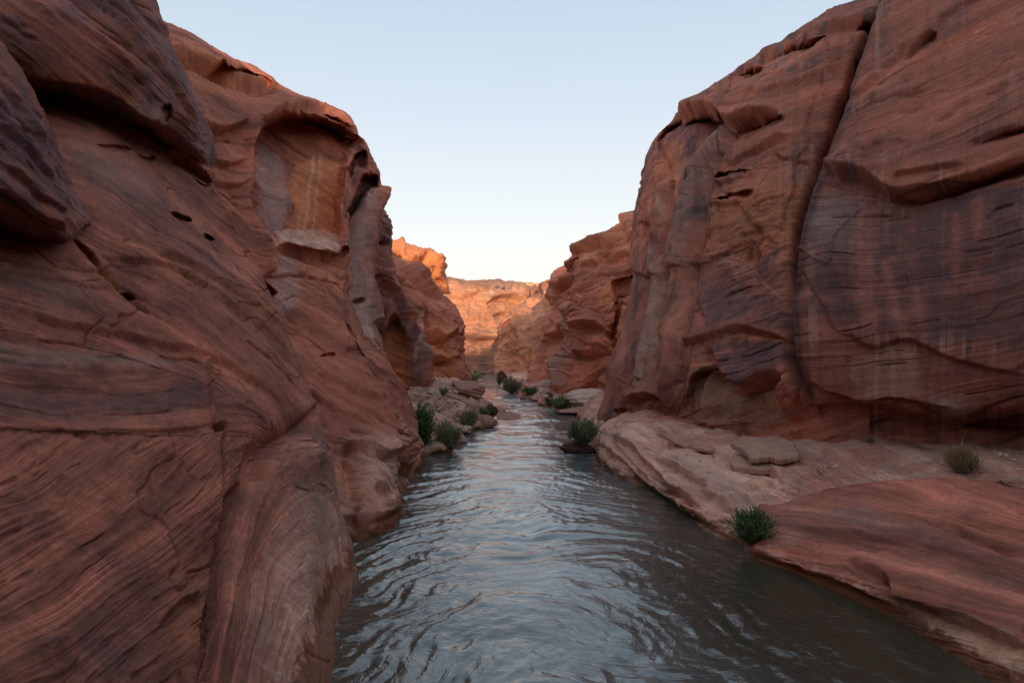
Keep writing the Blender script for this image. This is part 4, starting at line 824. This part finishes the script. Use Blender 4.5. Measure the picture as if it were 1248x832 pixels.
# ---- rubble bank, left, and low bank, right
net = [
 [(470, 610, 20), (506, 590, 25.5), (522, 575, 28), (546, 564, 30.5), (577, 543, 37), (607, 531, 41.6), (612, 516, 52), (596, 500, 66), (580, 490, 90)],
 [(470, 566, 24), (506, 563, 26.4), (521, 554, 28.4), (545, 546, 30.4), (575, 526, 37.2), (606, 517, 41.4), (611, 500, 52), (592, 487, 66), (575, 474, 90)],
 [(470, 548, 26), (508, 546, 28), (524, 540, 29.6), (552, 529, 33), (578, 512, 39), (598, 508, 43), (600, 496, 54), (586, 483, 68), (570, 470, 92)],
 [(470, 520, 30), (510, 520, 31), (528, 511, 34), (552, 502, 37.5), (572, 495, 43), (588, 493, 48), (592, 488, 58), (580, 478, 72), (566, 467, 94)],
 [(470, 488, 36), (502, 488, 37), (522, 483, 40), (545, 479, 44), (566, 477, 50), (582, 479, 55), (586, 479, 64), (574, 473, 78), (562, 464, 98)],
 [(470, 466, 44), (496, 466, 45), (516, 464, 48), (540, 463, 52), (558, 463, 58), (572, 466, 64), (578, 470, 75), (568, 468, 86), (558, 461, 104)],
 [(465, 462, 56), (494, 462, 58), (514, 460, 60), (536, 460, 64), (555, 461, 70), (566, 464, 76), (572, 468, 84), (562, 466, 96), (552, 460, 112)],
]
o = rock('rubble_bank', net, None, step=.9, bed=lambda px, py: py - 0.2 * px, mpx=.045, terr=[(.6, .12, -.1)], nz=[(.25, .35), (.9, .22), (2.5, .10), (7, .03)], blocks=[(34, .18, .3, 1.8, 31)], base=PALE * .95, alt=np.array((.40, .23, .17)), band=.15, seed=143, origin=(-4, 38, 0), wetline=.22)
bank = tag(o, 'pale pink rubble bank between the left cliffs and the river', 'rock bank')
net = [
 [('w', -4, 150, -.6), (606, 474, 108), (628, 492, 70), (650, 498, 63), (682, 512, 51), (724, 522, 46), (760, 530, 42)],
 [('w', -4, 150, 0), (607, 467, 108), (627, 484, 70), (649, 489, 63), (681, 501, 51.3), (722, 508, 46.4), (755, 514, 43)],
 [('w', -2, 150, .5), (613, 462, 112), (632, 477, 73), (652, 481, 66), (685, 491, 54), (722, 498, 49), (756, 502, 46)],
 [('w', 0, 150, 1), (620, 456, 116), (646, 467, 80), (666, 469, 74), (700, 475, 62), (732, 479, 56), (764, 482, 52)],
 [('w', 2, 150, 1.2), (632, 450, 126), (656, 456, 95), (682, 458, 85), (712, 460, 75), (745, 462, 70), (780, 465, 62)],
]
o = rock('rubble_bank', net, None, step=.9, bed=lambda px, py: py, mpx=.07, nz=[(.2, .4), (.7, .3), (2, .12)], blocks=[(26, .3, .4, 1.8, 37)], base=PALE * .9, alt=RED * 1.3, band=.15, seed=153, origin=(5, 60, 0), wetline=.25)
bank_far = tag(o, 'low pale boulder bank below the far right cliffs', 'rock bank')
net = [
 [('w', -16, 108, -.5), ('w', -9, 106, -.5), ('w', -5.5, 108, -.5), ('w', -5.0, 125, -.5), ('w', -7, 150, -.5)],
 [('w', -16, 109, .3), ('w', -9, 108, .2), ('w', -6.2, 110, .15), ('w', -5.6, 126, .15), ('w', -8, 150, .2)],
 [('w', -16, 125, 1.6), ('w', -11, 124, 1.3), ('w', -8.2, 124, .9), ('w', -7.6, 134, .8), ('w', -9, 150, 1.2)],
 [('w', -17, 148, 2.4), ('w', -13, 148, 2.0), ('w', -10, 147, 1.6), ('w', -9, 148, 1.4), ('w', -10, 153, 1.6)],
]
o = rock('sand_flat', net, None, step=.9, mpx=.1, nz=[(.15, .3), (.6, .15)], base=PALE, alt=TAN * .9, seed=163, origin=(-8, 125, 0), wetline=.1)
tag(o, 'small pale sand flat where the river turns below the far cliff', 'sand flat')
# low brown bars in the river
def bar(pts, z, name, label, seed):
    c = np.array([ground_at(*p) for p in pts]); cen = c.mean(0)
    n = 26; m = 12; V = []
    poly = smooth_poly([tuple(p[:2]) for p in c], True, 6); K = len(poly)
    for j in range(m + 1):
        t = j / m
        for i in range(K):
            p = np.array(poly[i]); q = cen[:2] + (p - cen[:2]) * (1.15 - 1.15 * t)
            V.append((q[0], q[1], -0.12 + (z + 0.12) * (1 - (1 - t) ** 2.2)))
    V = np.array(V, np.float32)
    V[:, 2] += 0.05 * fbm(V[:, 0] * 1.1, V[:, 1] * 1.1, V[:, 2], 4, seed) + 0.02 * fbm(V[:, 0] * 5, V[:, 1] * 5, V[:, 2], 3, seed)
    i = np.arange((m + 1) * K).reshape(m + 1, K); nx = np.roll(i, -1, 1)
    Q = np.stack([i[:-1], nx[:-1], nx[1:], i[1:]], -1).reshape(-1, 4)
    o = mesh_obj(name, V, Q, RED_STONE, None, True, None, (cen[0], cen[1], 0))
    return tag(o, label, 'rock')
bar([(603, 505), (622, 502), (637, 507), (628, 511), (606, 511)], .22, 'flat_rock', 'flat brown rock lying in the water off the tip of the rubble bank', 7)
bar([(634, 516), (655, 513), (672, 515), (655, 518)], .03, 'flat_rock', 'thin brown rock barely breaking the surface in midstream', 8)
bar([(560, 470), (585, 468), (606, 471), (596, 474), (566, 475)], .3, 'flat_rock', 'flat red rock across the far bend of the river', 9)
bar([(664, 580), (676, 578), (702, 586), (690, 588), (672, 585)], .015, 'flat_rock', 'submerged brown rock wrinkling the current left of the right ledge', 10)

# ================================================================== boulders, slabs, stones
def boulder_mesh(name, size, seed, mat, cuts=7, rough=.12, sub=5):
    import bmesh
    rs = np.random.RandomState(seed)
    bm = bmesh.new(); bmesh.ops.create_icosphere(bm, subdivisions=sub, radius=1.0)
    V = np.array([v.co[:] for v in bm.verts], np.float32); Fc = np.array([[v.index for v in f.verts] for f in bm.faces], np.int32); bm.free()
    for _ in range(cuts):
        n = rs.normal(size=3); n /= np.linalg.norm(n); h = rs.uniform(.5, .85)
        dd = V @ n - h
        V = V - np.where(dd > 0, dd * .88, 0)[:, None] * n
    r = fbm(V[:, 0] * 1.5 + seed, V[:, 1] * 1.5, V[:, 2] * 1.5, 4, seed)
    V = V * (1 + rough * r)[:, None]
    lay = V[:, 2] * 6 + 0.7 * r; V[:, :2] *= (1 + .035 * np.sin(lay * 2 * math.pi / 2.2))[:, None]
    V = V * np.array(size, np.float32)
    me = bpy.data.meshes.new(name)
    me.vertices.add(len(V)); me.vertices.foreach_set('co', V.ravel()); me.loops.add(Fc.size); me.loops.foreach_set('vertex_index', Fc.ravel())
    me.polygons.add(len(Fc)); me.polygons.foreach_set('loop_start', np.arange(0, Fc.size, 3, dtype=np.int32)); me.update(calc_edges=True)
    me.polygons.foreach_set('use_smooth', np.ones(len(Fc), bool)); me.materials.append(mat)
    return me

def boulder(px, py, Y, wpx, hpx, mat, seed, label, rz=0.0, tilt=0.0, depth=1.0, name='boulder', group=None, cuts=7):
    k = Y / F
    me = boulder_mesh(name, (wpx * k * .56, wpx * k * .56 * depth, hpx * k * .56), seed, mat, cuts)
    o = bpy.data.objects.new(name, me); o.location = W(px, py, Y); o.rotation_euler = (0, tilt, rz)
    col.objects.link(o)
    return tag(o, label, 'boulder', group)

boulder(567, 474, 47, 50, 24, RED_STONE, 3, 'big flat-topped red boulder on the crest of the rubble bank', tilt=.35, depth=.9)
boulder(554, 492, 41, 46, 20, RED_STONE, 5, 'wide red boulder below the flat-topped one on the rubble bank', tilt=.25)
boulder(599, 500, 44, 15, 16, DARK_STONE, 6, 'small dark boulder at the tip of the rubble bank')
boulder(592, 515, 39.5, 34, 16, RED_STONE, 7, 'brown boulder at the water edge beside the small sage bushes', tilt=.1)
boulder(567, 524, 36, 20, 10, PALE_STONE, 8, 'pale boulder at the waterline under the sage bush')
boulder(525, 548, 29.5, 34, 16, RED_STONE, 9, 'pink boulder at the waterline left of the sage bush')
boulder(536, 483, 42, 30, 18, PALE_STONE, 11, 'pale block split by a crack in the middle of the rubble bank')
boulder(515, 472, 46, 26, 12, PALE_STONE, 12, 'pale block at the top left of the rubble bank')
boulder(705, 547, 29, 40, 17, DARK_STONE, 15, 'dark wet boulder under the right bank bush', tilt=.1)
boulder(664, 474, 68, 24, 17, PALE_STONE, 16, 'whitish boulder between the far right bushes')
boulder(716, 484, 53, 52, 22, PALE_STONE, 17, 'wide pale slab-like boulder at the foot of the leaning stack', tilt=-.08)
boulder(690, 467, 66, 24, 14, RED_STONE, 18, 'pinkish boulder against the foot of the leaning stack')
boulder(611, 460, 106, 13, 19, DARK_STONE, 19, 'round dark boulder at the tip of the furthest right buttress', tilt=.3, cuts=14)
boulder(646, 486, 66, 26, 8, RED_STONE, 20, 'low pink boulder at the far right waterline', tilt=.05)
boulder(668, 484, 60, 14, 10, DARK_STONE, 24, 'dark boulder left of the low green bush on the far right bank')
boulder(700, 500, 49, 42, 9, RED_STONE, 22, 'long low reddish rock along the far right waterline')
boulder(1236, 588, 14.0, 30, 12, RED_STONE, 25, 'red stone resting at the right edge above the striped slope', name='stone')

bpy.context.view_layer.update()
def drop(px, py, objs):
    o0 = Vector((0, 0, H)); d = (Vector(W(px, py, 1.0)) - o0).normalized(); best = None
    for ob in objs:
        inv = ob.matrix_world.inverted()
        ok, loc, nrm, _ = ob.ray_cast(inv @ o0, (inv.to_3x3() @ d).normalized())
        if ok:
            p = ob.matrix_world @ loc
            if best is None or (p - o0).length < (best - o0).length: best = p
    return best

def scatter(n, fn, mat, label, group, name, wr, seed0, on):
    rs = random.Random(seed0)
    protos = [boulder_mesh(name, (1, 1, .75), seed0 + i, mat, 6, .15, 3) for i in range(4)]
    for i in range(n):
        px, py, Y = fn(rs)
        p = drop(px, py, on)
        if p is None: continue
        s = wr[0] * (wr[1] / wr[0]) ** (rs.random() ** 1.6) * p.y / F
        o = bpy.data.objects.new(name, protos[i % 4]); o.location = p + Vector((0, 0, s * .15)); o.scale = (s, s * rs.uniform(.8, 1.2), s * rs.uniform(.7, 1.0)); o.rotation_euler = (rs.uniform(-.3, .3), rs.uniform(-.3, .3), rs.uniform(0, 6.28))
        col.objects.link(o); tag(o, label, 'stone', group)
def ledge_y(px, py):     # depth of the flat ledge floor
    return F * (H - 1.42 - (560 - py) * 0.0085) / (py - H0)
def f_cluster(rs):
    px = rs.gauss(1005, 8); py = rs.gauss(567, 2.6); return px, py, ledge_y(px, py)
scatter(20, f_cluster, PALE_STONE, 'small whitish stone in the loose cluster on the right ledge floor', 'whitish stones clustered on the ledge', 'pebble', (1.4, 3.2), 300, [ledge])
def f_edge(rs):
    px = rs.uniform(1195, 1248); py = rs.uniform(548, 580); return px, py, ledge_y(px, py)
scatter(12, f_edge, PALE_STONE, 'small pale stone strewn on the ledge floor near the dry grass tuft', 'pale stones near the dry grass', 'pebble', (1.5, 3.8), 320, [ledge])
def f_floor(rs):
    px = rs.uniform(1060, 1200); py = rs.uniform(556, 578); return px, py, ledge_y(px, py)
scatter(16, f_floor, RED_STONE, 'tiny reddish pebble on the right ledge floor', 'reddish pebbles on the ledge floor', 'pebble', (.8, 1.9), 340, [ledge])
def f_bank(rs):
    px = rs.uniform(498, 560); t = rs.random(); py = 466 + t * 40; return px, py, 45 - 13 * t
def f_foot(rs):
    px = rs.uniform(815, 1010); return px, 519 + rs.uniform(-3, 9) + (px - 900) * .01, 0
scatter(34, f_foot, RED_STONE, 'small broken red rock fallen along the foot of the right cliff', 'fallen rocks along the cliff foot', 'rubble_stone', (.9, 4.0), 440, [ledge])
def f_slab(rs):
    return rs.uniform(800, 1000), rs.uniform(545, 590), 0
scatter(26, f_slab, SLAB, 'flat pink rock chip lying about the loose slabs on the ledge', 'rock chips around the slabs', 'rock_chip', (.8, 3.2), 470, [ledge])
def f_water(rs):
    t = rs.random(); px = 742 + 150 * t; return px, 574 + 80 * t + rs.uniform(-6, 3), 0
scatter(18, f_water, RED_STONE, 'small wet red stone at the foot of the pale ledge by the water', 'stones along the ledge waterline', 'rubble_stone', (1.0, 3.6), 510, [ledge])
scatter(70, f_bank, PALE_STONE, 'broken pale rock strewn over the rubble bank', 'broken rocks on the rubble bank', 'rubble_stone', (1.5, 6.0), 360, [bank])
def f_bank2(rs):
    px = rs.uniform(640, 730); t = (px - 640) / 90; py = 478 + 16 * t + rs.uniform(-8, 4); return px, py, 67 - 19 * t
scatter(26, f_bank2, PALE_STONE, 'broken pale rock on the far right bank', 'broken rocks on the far right bank', 'rubble_stone', (1.5, 5.5), 400, [bank_far])

def plate(outline, Yl, thick, name, label, seed, mat):
    """flat broken slab: outline is traced in the picture and laid on a gently tilted bed"""
    pts = []
    n = len(outline)
    for i in range(n):
        (x0, y0), (x1, y1) = outline[i], outline[(i + 1) % n]
        L = max(2, int(math.hypot(x1 - x0, y1 - y0) / 2.5))
        for k in range(L): pts.append((x0 + (x1 - x0) * k / L, y0 + (y1 - y0) * k / L))
    top = np.array([W(p[0], p[1], Yl(*p)) for p in pts]); K = len(top)
    cen = top.mean(0)
    jx = fbm(top[:, 0] * 3, top[:, 1] * 3, top[:, 2] * 3, 3, seed)
    jy = fbm(top[:, 0] * 11, top[:, 1] * 11, top[:, 2] * 11, 2, seed + 1); jz = fbm(top[:, 0] * 6, top[:, 1] * 6, 3.0, 3, seed + 2)
    V = []
    rings = [(0.0, .01), (.3, .012), (.6, .012), (.88, .008), (.97, .0), (1.0, -.02), (1.015, -.3), (.985, -.36), (1.0, -.45), (1.01, -.7), (.97, -.78), (.98, -1.0), (.8, -1.05)]
    for s, hz in rings:
        q = cen + (top - cen) * s
        q[:, :2] += ((top - cen)[:, :2] * ((.10 * jx + .06 * jy) * min(s, 1) + .05 * jz * abs(hz))[:, None])
        q[:, 2] += hz * thick * (1 if hz < 0 else 1) + (.02 * fbm(q[:, 0] * 2, q[:, 1] * 2, q[:, 2] * 2, 3, seed + 3))
        V.append(q)
    V = np.concatenate(V); R_ = len(rings)
    i = np.arange(R_ * K).reshape(R_, K); nx = np.roll(i, -1, 1)
    Q = np.stack([i[:-1], i[1:], nx[1:], nx[:-1]], -1).reshape(-1, 4)
    o = mesh_obj(name, V, Q, mat, None, False, None, tuple(cen))
    return tag(o, label, 'rock slab')
plate([(803, 527), (822, 528), (850, 533), (893, 535), (905, 540), (896, 548), (868, 549), (832, 543)], lambda x, y: 21.2 + (535 - y) * .05 - (x - 850) * .006, .10, 'rock_slab', 'long thin cracked slab lying on the pale ledge', 3, SLAB)
plate([(890, 538), (905, 531), (925, 533), (950, 531), (968, 541), (973, 553), (966, 558), (950, 561), (938, 556), (915, 557), (906, 548)], lambda x, y: 18.7 + (548 - y) * .06 - (x - 930) * .006, .14, 'rock_slab', 'thick squarish slab propped on a smaller one on the pale ledge', 4, SLAB)
plate([(890, 558), (905, 554), (940, 562), (968, 566), (969, 570), (930, 572), (896, 568)], lambda x, y: 18.3 + (566 - y) * .06 - (x - 930) * .006, .14, 'rock_slab', 'narrow lower slab under the thick squarish one', 5, SLAB)

# ================================================================== plants
def foliage(name, loc, w, h, n, mat, label, cat, seed, blade=.22, wid=.02, stems=14, droop=.5, upright=.5, parent_name='shrub'):
    rs = np.random.RandomState(seed)
    root = empty(parent_name, loc, label, cat)
    # clumps
    nc = max(6, stems)
    ca = rs.uniform(0, 2 * math.pi, nc); cr = rs.uniform(0.1, .75, nc) ** .7
    tips = np.stack([np.cos(ca) * cr * w * .5, np.sin(ca) * cr * w * .5, h * (.45 + .5 * rs.rand(nc)) * (1.05 - .45 * cr)], 1)
    per = n // nc; V = []; Q = []; S = []
    for k in range(nc):
        t = rs.uniform(.12, 1.05, per)
        base = tips[k] * t[:, None] * np.array([1, 1, 1]) + rs.normal(size=(per, 3)) * np.array([w * .10, w * .10, h * .07])
        base[:, 2] = np.maximum(base[:, 2], .01)
        d = rs.normal(size=(per, 3)) * (1 - upright) + tips[k] / np.linalg.norm(tips[k]) * .5 + np.array([0, 0, upright])
        d /= np.linalg.norm(d, axis=1, keepdims=True)
        L = blade * rs.uniform(.5, 1.3, per)
        side = np.cross(d, rs.normal(size=(per, 3))); side /= np.linalg.norm(side, axis=1, keepdims=True)
        ww = wid * rs.uniform(.6, 1.3, per)
        m1 = base + d * (L * .55)[:, None]; end = base + d * L[:, None] - np.array([0, 0, 1]) * (L * droop * rs.uniform(.1, .6, per))[:, None]
        sd = side * ww[:, None]
        vs = np.stack([base - sd * .4, base + sd * .4, m1 + sd, m1 - sd, end + sd * .15, end - sd * .15], 1).reshape(-1, 3)
        o0 = sum(len(v) for v in V)
        i = o0 + np.arange(per)[:, None] * 6
        Q.append(np.concatenate([i + np.array([0, 1, 2, 3]), i + np.array([3, 2, 4, 5])], 0)); V.append(vs)
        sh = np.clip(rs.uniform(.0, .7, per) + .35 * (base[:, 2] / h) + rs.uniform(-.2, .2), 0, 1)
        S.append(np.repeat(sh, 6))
    V = np.concatenate(V); Q = np.concatenate(Q); S = np.concatenate(S)
    mesh_obj('foliage', V + np.array(loc), Q, mat, root, True, {'shade': S})
    # stems
    SV = []; SQ = []
    for k in range(nc):
        a = np.array([rs.normal() * w * .05, rs.normal() * w * .05, -.05]); b = tips[k]
        for j in range(4):
            t0 = j / 3; p = a + (b - a) * t0 + np.array([0, 0, h * .08 * math.sin(t0 * math.pi)])
            r = (.012 + .012 * h) * (1 - .75 * t0)
            for q in range(5): SV.append(p + r * np.array([math.cos(q * 1.2566), math.sin(q * 1.2566), 0]))
        o0 = k * 20
        for j in range(3):
            for q in range(5):
                q2 = (q + 1) % 5; SQ.append([o0 + j * 5 + q, o0 + j * 5 + q2, o0 + j * 5 + 5 + q2, o0 + j * 5 + 5 + q])
    mesh_obj('stems', np.array(SV) + np.array(loc), SQ, STEM, root, True)
    return root

def bush(px, py, Y, wpx, hpx, n, mat, label, seed, blade=.3, wid=.03, **kw):
    p = drop(px, py, [ledge, slope, bank, bank_far])
    if p is not None and abs(p.y - Y) < .25 * Y: Y = p.y
    k = Y / F
    return foliage('foliage', W(px, py, Y), wpx * k, hpx * k, n, mat, label, kw.pop('cat', 'bush'), seed, blade, wid, **kw)
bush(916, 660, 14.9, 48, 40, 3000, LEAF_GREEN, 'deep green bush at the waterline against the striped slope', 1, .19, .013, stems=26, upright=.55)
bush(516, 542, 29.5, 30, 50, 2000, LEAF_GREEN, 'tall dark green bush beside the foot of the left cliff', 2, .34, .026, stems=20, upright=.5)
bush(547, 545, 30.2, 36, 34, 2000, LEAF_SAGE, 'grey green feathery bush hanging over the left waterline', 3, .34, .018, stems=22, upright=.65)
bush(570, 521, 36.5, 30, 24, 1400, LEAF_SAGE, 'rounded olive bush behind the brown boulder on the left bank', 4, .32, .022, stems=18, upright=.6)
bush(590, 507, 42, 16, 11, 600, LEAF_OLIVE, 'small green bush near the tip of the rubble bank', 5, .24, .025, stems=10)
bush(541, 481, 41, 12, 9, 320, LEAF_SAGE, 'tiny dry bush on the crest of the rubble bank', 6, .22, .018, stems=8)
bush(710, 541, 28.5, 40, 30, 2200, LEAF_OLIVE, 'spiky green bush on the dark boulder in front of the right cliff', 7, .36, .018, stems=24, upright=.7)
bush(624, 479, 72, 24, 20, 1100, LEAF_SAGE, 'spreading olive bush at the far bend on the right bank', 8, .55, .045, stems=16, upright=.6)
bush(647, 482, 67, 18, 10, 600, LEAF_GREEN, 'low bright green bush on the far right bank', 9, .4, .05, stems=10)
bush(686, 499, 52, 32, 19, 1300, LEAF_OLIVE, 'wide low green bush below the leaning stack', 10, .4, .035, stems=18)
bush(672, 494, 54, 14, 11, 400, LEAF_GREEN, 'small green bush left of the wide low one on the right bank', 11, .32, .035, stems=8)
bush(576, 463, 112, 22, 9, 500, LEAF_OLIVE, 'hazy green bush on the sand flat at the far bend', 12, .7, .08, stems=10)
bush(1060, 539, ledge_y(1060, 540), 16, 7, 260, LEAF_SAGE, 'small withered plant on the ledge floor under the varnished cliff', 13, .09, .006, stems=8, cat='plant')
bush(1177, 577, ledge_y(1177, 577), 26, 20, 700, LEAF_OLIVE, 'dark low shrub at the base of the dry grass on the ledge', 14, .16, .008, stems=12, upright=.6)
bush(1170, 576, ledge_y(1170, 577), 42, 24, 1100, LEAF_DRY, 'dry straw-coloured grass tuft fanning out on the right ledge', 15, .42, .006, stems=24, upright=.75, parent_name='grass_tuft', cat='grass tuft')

# ================================================================== river and ground
def river():
    ys = [1.0]
    while ys[-1] < 190: ys.append(ys[-1] + max(0.032, ys[-1] * 0.0062))
    ys = np.array(ys, np.float32); xs = np.linspace(-13, 16, 620).astype(np.float32)
    X, Y = np.meshgrid(xs, ys); x = X.ravel(); y = Y.ravel()
    ex, ey = x.copy(), y.copy()
    for cx, cy, r, a in [(0.6, 9.6, 1.2, 1.6), (-1.2, 11.8, 1.0, -1.5), (2.2, 12.4, 1.1, 1.5), (0.2, 14.2, 1.2, -1.2), (2.6, 17.5, 1.6, 1.4), (-1.0, 18.5, 1.5, -1.3), (3.0, 9.0, 1.0, -1.3), (1.2, 22, 2, 1.2), (-1.2, 8.2, .8, 1.6), (1.6, 27, 2, -1)]:
        dx, dy = ex - cx, ey - cy; an = .45 * a * np.exp(-(dx * dx + dy * dy) / (r * r))
        c, s = np.cos(an), np.sin(an)
        ex, ey = cx + dx * c - dy * s, cy + dx * s + dy * c
    wx = fbm(x * .35, y * .2, 1.0, 3, 900); wy = fbm(x * .35 + 9, y * .2, 2.0, 3, 901)
    ex = ex + .5 * wx; ey = ey + .7 * wy
    rr = np.hypot(ex - .5, (ey - 8.0) / 1.9); th = np.arctan2(ex - .5, (ey - 8.0) / 1.9)
    far = sst(20, 32, y)
    z = np.zeros_like(x)
    near_amp = .6 + .6 * sst(-.3, .5, fbm(x * .3, y * .22, 7.0, 3, 903))
    r1 = 1 - np.abs(fbm(rr * 2.6, th * 1.7, .5, 3, 910)) * 1.6
    r2 = 1 - np.abs(fbm(rr * 6.0, th * 3.4, 1.5, 2, 911)) * 1.6
    r5 = fbm(ex * 2.3, ey * 2.9, .2, 4, 914, .6); r6 = 1 - np.abs(fbm(ex * 4.2 + .8 * wx, ey * 4.8, .9, 3, 915)) * 1.6
    boil = 1 - .8 * np.exp(-((x - 0.9) / 1.1) ** 2 - ((y - 9.9) / 1.0) ** 2)
    z += (1 - far) * near_amp * boil * (.030 * r1 + .014 * r2 + .016 * r5 + .009 * r6)
    r3 = fbm(ex * .75, ey * 1.0, .3, 3, 912); r4 = 1 - np.abs(fbm(ex * 1.7, ey * 2.4, .6, 3, 913))
    z += far * (.05 * r3 + .028 * r4) + (1 - far) * .016 * r3
    # calmer water towards the right foreground and the banks
    calm = sst(3.0, 5.2, x - (y - 9) * .04) * (1 - sst(16, 22, y)); z *= 1 - .6 * calm
    sh = 0.55 * sst(2.8, 4.8, x - (y - 9) * .02) * (1 - sst(20, 34, y)) * .25 + .5 * np.exp(-((x + 3.1) / .5) ** 2 - ((y - 21) / 4.0) ** 2)
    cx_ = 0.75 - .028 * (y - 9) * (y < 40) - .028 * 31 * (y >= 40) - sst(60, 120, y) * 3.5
    sky_sheen = np.exp(-((x - cx_) / (1.9 + .02 * y)) ** 2) * (.35 + .65 * sst(-.4, .5, fbm(ex * .9, ey * .5, 3.0, 4, 930, .6))) + 1.0 * sst(45, 80, y)  # sky reflection painted as paler water, midstream and at the far bend
    sky_sheen = np.clip(sky_sheen * (.26 + .60 * sst(10, 16, y)), 0, 1)
    V = np.stack([x, y, z - .01], 1)
    r, c = X.shape; i = np.arange(r * c).reshape(r, c)
    Q = np.stack([i[:-1, :-1], i[:-1, 1:], i[1:, 1:], i[1:, :-1]], -1).reshape(-1, 4)
    fl = np.stack([ex * 5.5, ey * 6.2, rr * 1.6 + z * 3], 1)
    o = mesh_obj('river', V, Q, WATER, None, True, {'flow': fl, 'shallow': np.clip(sh, 0, 1), 'sky_sheen': sky_sheen})
    tag(o, kind='structure')
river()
S = 900.0
o = mesh_obj('ground', [(-S, -S, -1.2), (S, -S, -1.2), (S, S, -1.2), (-S, S, -1.2)], [[0, 1, 2, 3]], BED_MAT); tag(o, kind='structure')

# unseen wall added behind the photographer, shaped to hold back low sun and sky
cols = [(16.5, 13.0, .8), (15.5, 6, .7), (14.5, -6, .65), (17, -30, .85), (26, -54, 1.34), (10, -63, 1.2), (0, -65, 1.09), (-14, -60, 1.09), (-15, -40, .8), (-11, -18, .5), (-9.5, -4, .45), (-12, 3, .5)]
net = []
for zz, out_ in [(-1, 0), (4, .6), (11, 2.0), (19, 4.0), (25, 8.0), (26.5, 24.0)]:
    row = []
    for (cx, cy, hs) in cols:
        dx, dy = cx - 0.0, min(cy, 0) * .8; L_ = math.hypot(dx, dy) + 1e-6
        row.append(('w', cx + dx / L_ * out_, cy + dy / L_ * out_, zz * hs))
    net.append(row)
o = rock('canyon_cliff', net, None, step=3, mpx=.2, nz=[(.06, 1.4), (.2, .6)], terr=[(3, .6, -.2)], base=RED, alt=BROWN, seed=173, origin=(0, -62, 0), wetline=-9)
tag(o, 'unseen red canyon wall added behind the photographer to hold back the sun', 'cliff')

# ================================================================== light, sky, camera
SUN_EL, SUN_AZ = 6.0, 176.0       # azimuth clockwise from +Y; the sun is low behind and to the right
el, az = math.radians(SUN_EL), math.radians(SUN_AZ)
to_sun = (math.sin(az) * math.cos(el), math.cos(az) * math.cos(el), math.sin(el))
from mathutils import Vector
sun = bpy.data.lights.new('sun', 'SUN'); sun.energy = 4.4; sun.angle = math.radians(0.53); sun.color = (1.0, 0.72, 0.45)
so = bpy.data.objects.new('sun', sun); so.location = (20, -40, 60); so.rotation_euler = Vector(to_sun).to_track_quat('Z', 'Y').to_euler(); col.objects.link(so)

w = bpy.data.worlds.new('World'); scene.world = w; w.use_nodes = True
nt = w.node_tree; nt.nodes.clear(); N, L = nt.nodes, nt.links
out = N.new('ShaderNodeOutputWorld'); bg = N.new('ShaderNodeBackground'); bg.inputs['Strength'].default_value = 0.05
sky = N.new('ShaderNodeTexSky'); sky.sky_type = 'NISHITA'; sky.sun_disc = False; sky.sun_elevation = el; sky.sun_rotation = az
sky.air_density = 1.0; sky.dust_density = 0.6; sky.ozone_density = 1.0
# clear evening air: the pale haze near the horizon grades to blue overhead, added to the physical sky
tc = N.new('ShaderNodeTexCoord'); sp = N.new('ShaderNodeSeparateXYZ'); L.new(tc.outputs['Generated'], sp.inputs[0])
rp = N.new('ShaderNodeValToRGB'); L.new(sp.outputs[2], rp.inputs[0])
stops = [(0.0, (.86, .77, .69)), (.10, (.87, .80, .75)), (.20, (.775, .775, .785)), (.33, (.63, .69, .77)), (.46, (.525, .61, .725)), (.62, (.45, .53, .64)), (1.0, (.40, .45, .54))]
e = rp.color_ramp.elements; e[0].position, e[1].position = 0.0, 1.0
e[0].color = (*stops[0][1], 1); e[1].color = (*stops[-1][1], 1)
for p, c in stops[1:-1]:
    q = e.new(p); q.color = (*c, 1)
bg2 = N.new('ShaderNodeBackground'); L.new(rp.outputs[0], bg2.inputs[0]); bg2.inputs['Strength'].default_value = 1.0
ad = N.new('ShaderNodeAddShader')
L.new(sky.outputs[0], bg.inputs[0]); L.new(bg.outputs[0], ad.inputs[0]); L.new(bg2.outputs[0], ad.inputs[1]); L.new(ad.outputs[0], out.inputs[0])

cd = bpy.data.cameras.new('camera'); cam = bpy.data.objects.new('camera', cd); col.objects.link(cam)
cd.lens = 24; cd.sensor_width = 36; cd.sensor_fit = 'HORIZONTAL'
cam.location = (0, 0, H); cam.rotation_euler = (math.radians(90), 0, 0)
cd.shift_y = (H0 - 416.0) / 1248.0
cd.clip_start = 0.1; cd.clip_end = 3000
scene.camera = cam
scene.view_settings.view_transform = 'Standard'; scene.view_settings.look = 'None'; scene.view_settings.exposure = 0; scene.view_settings.gamma = 1
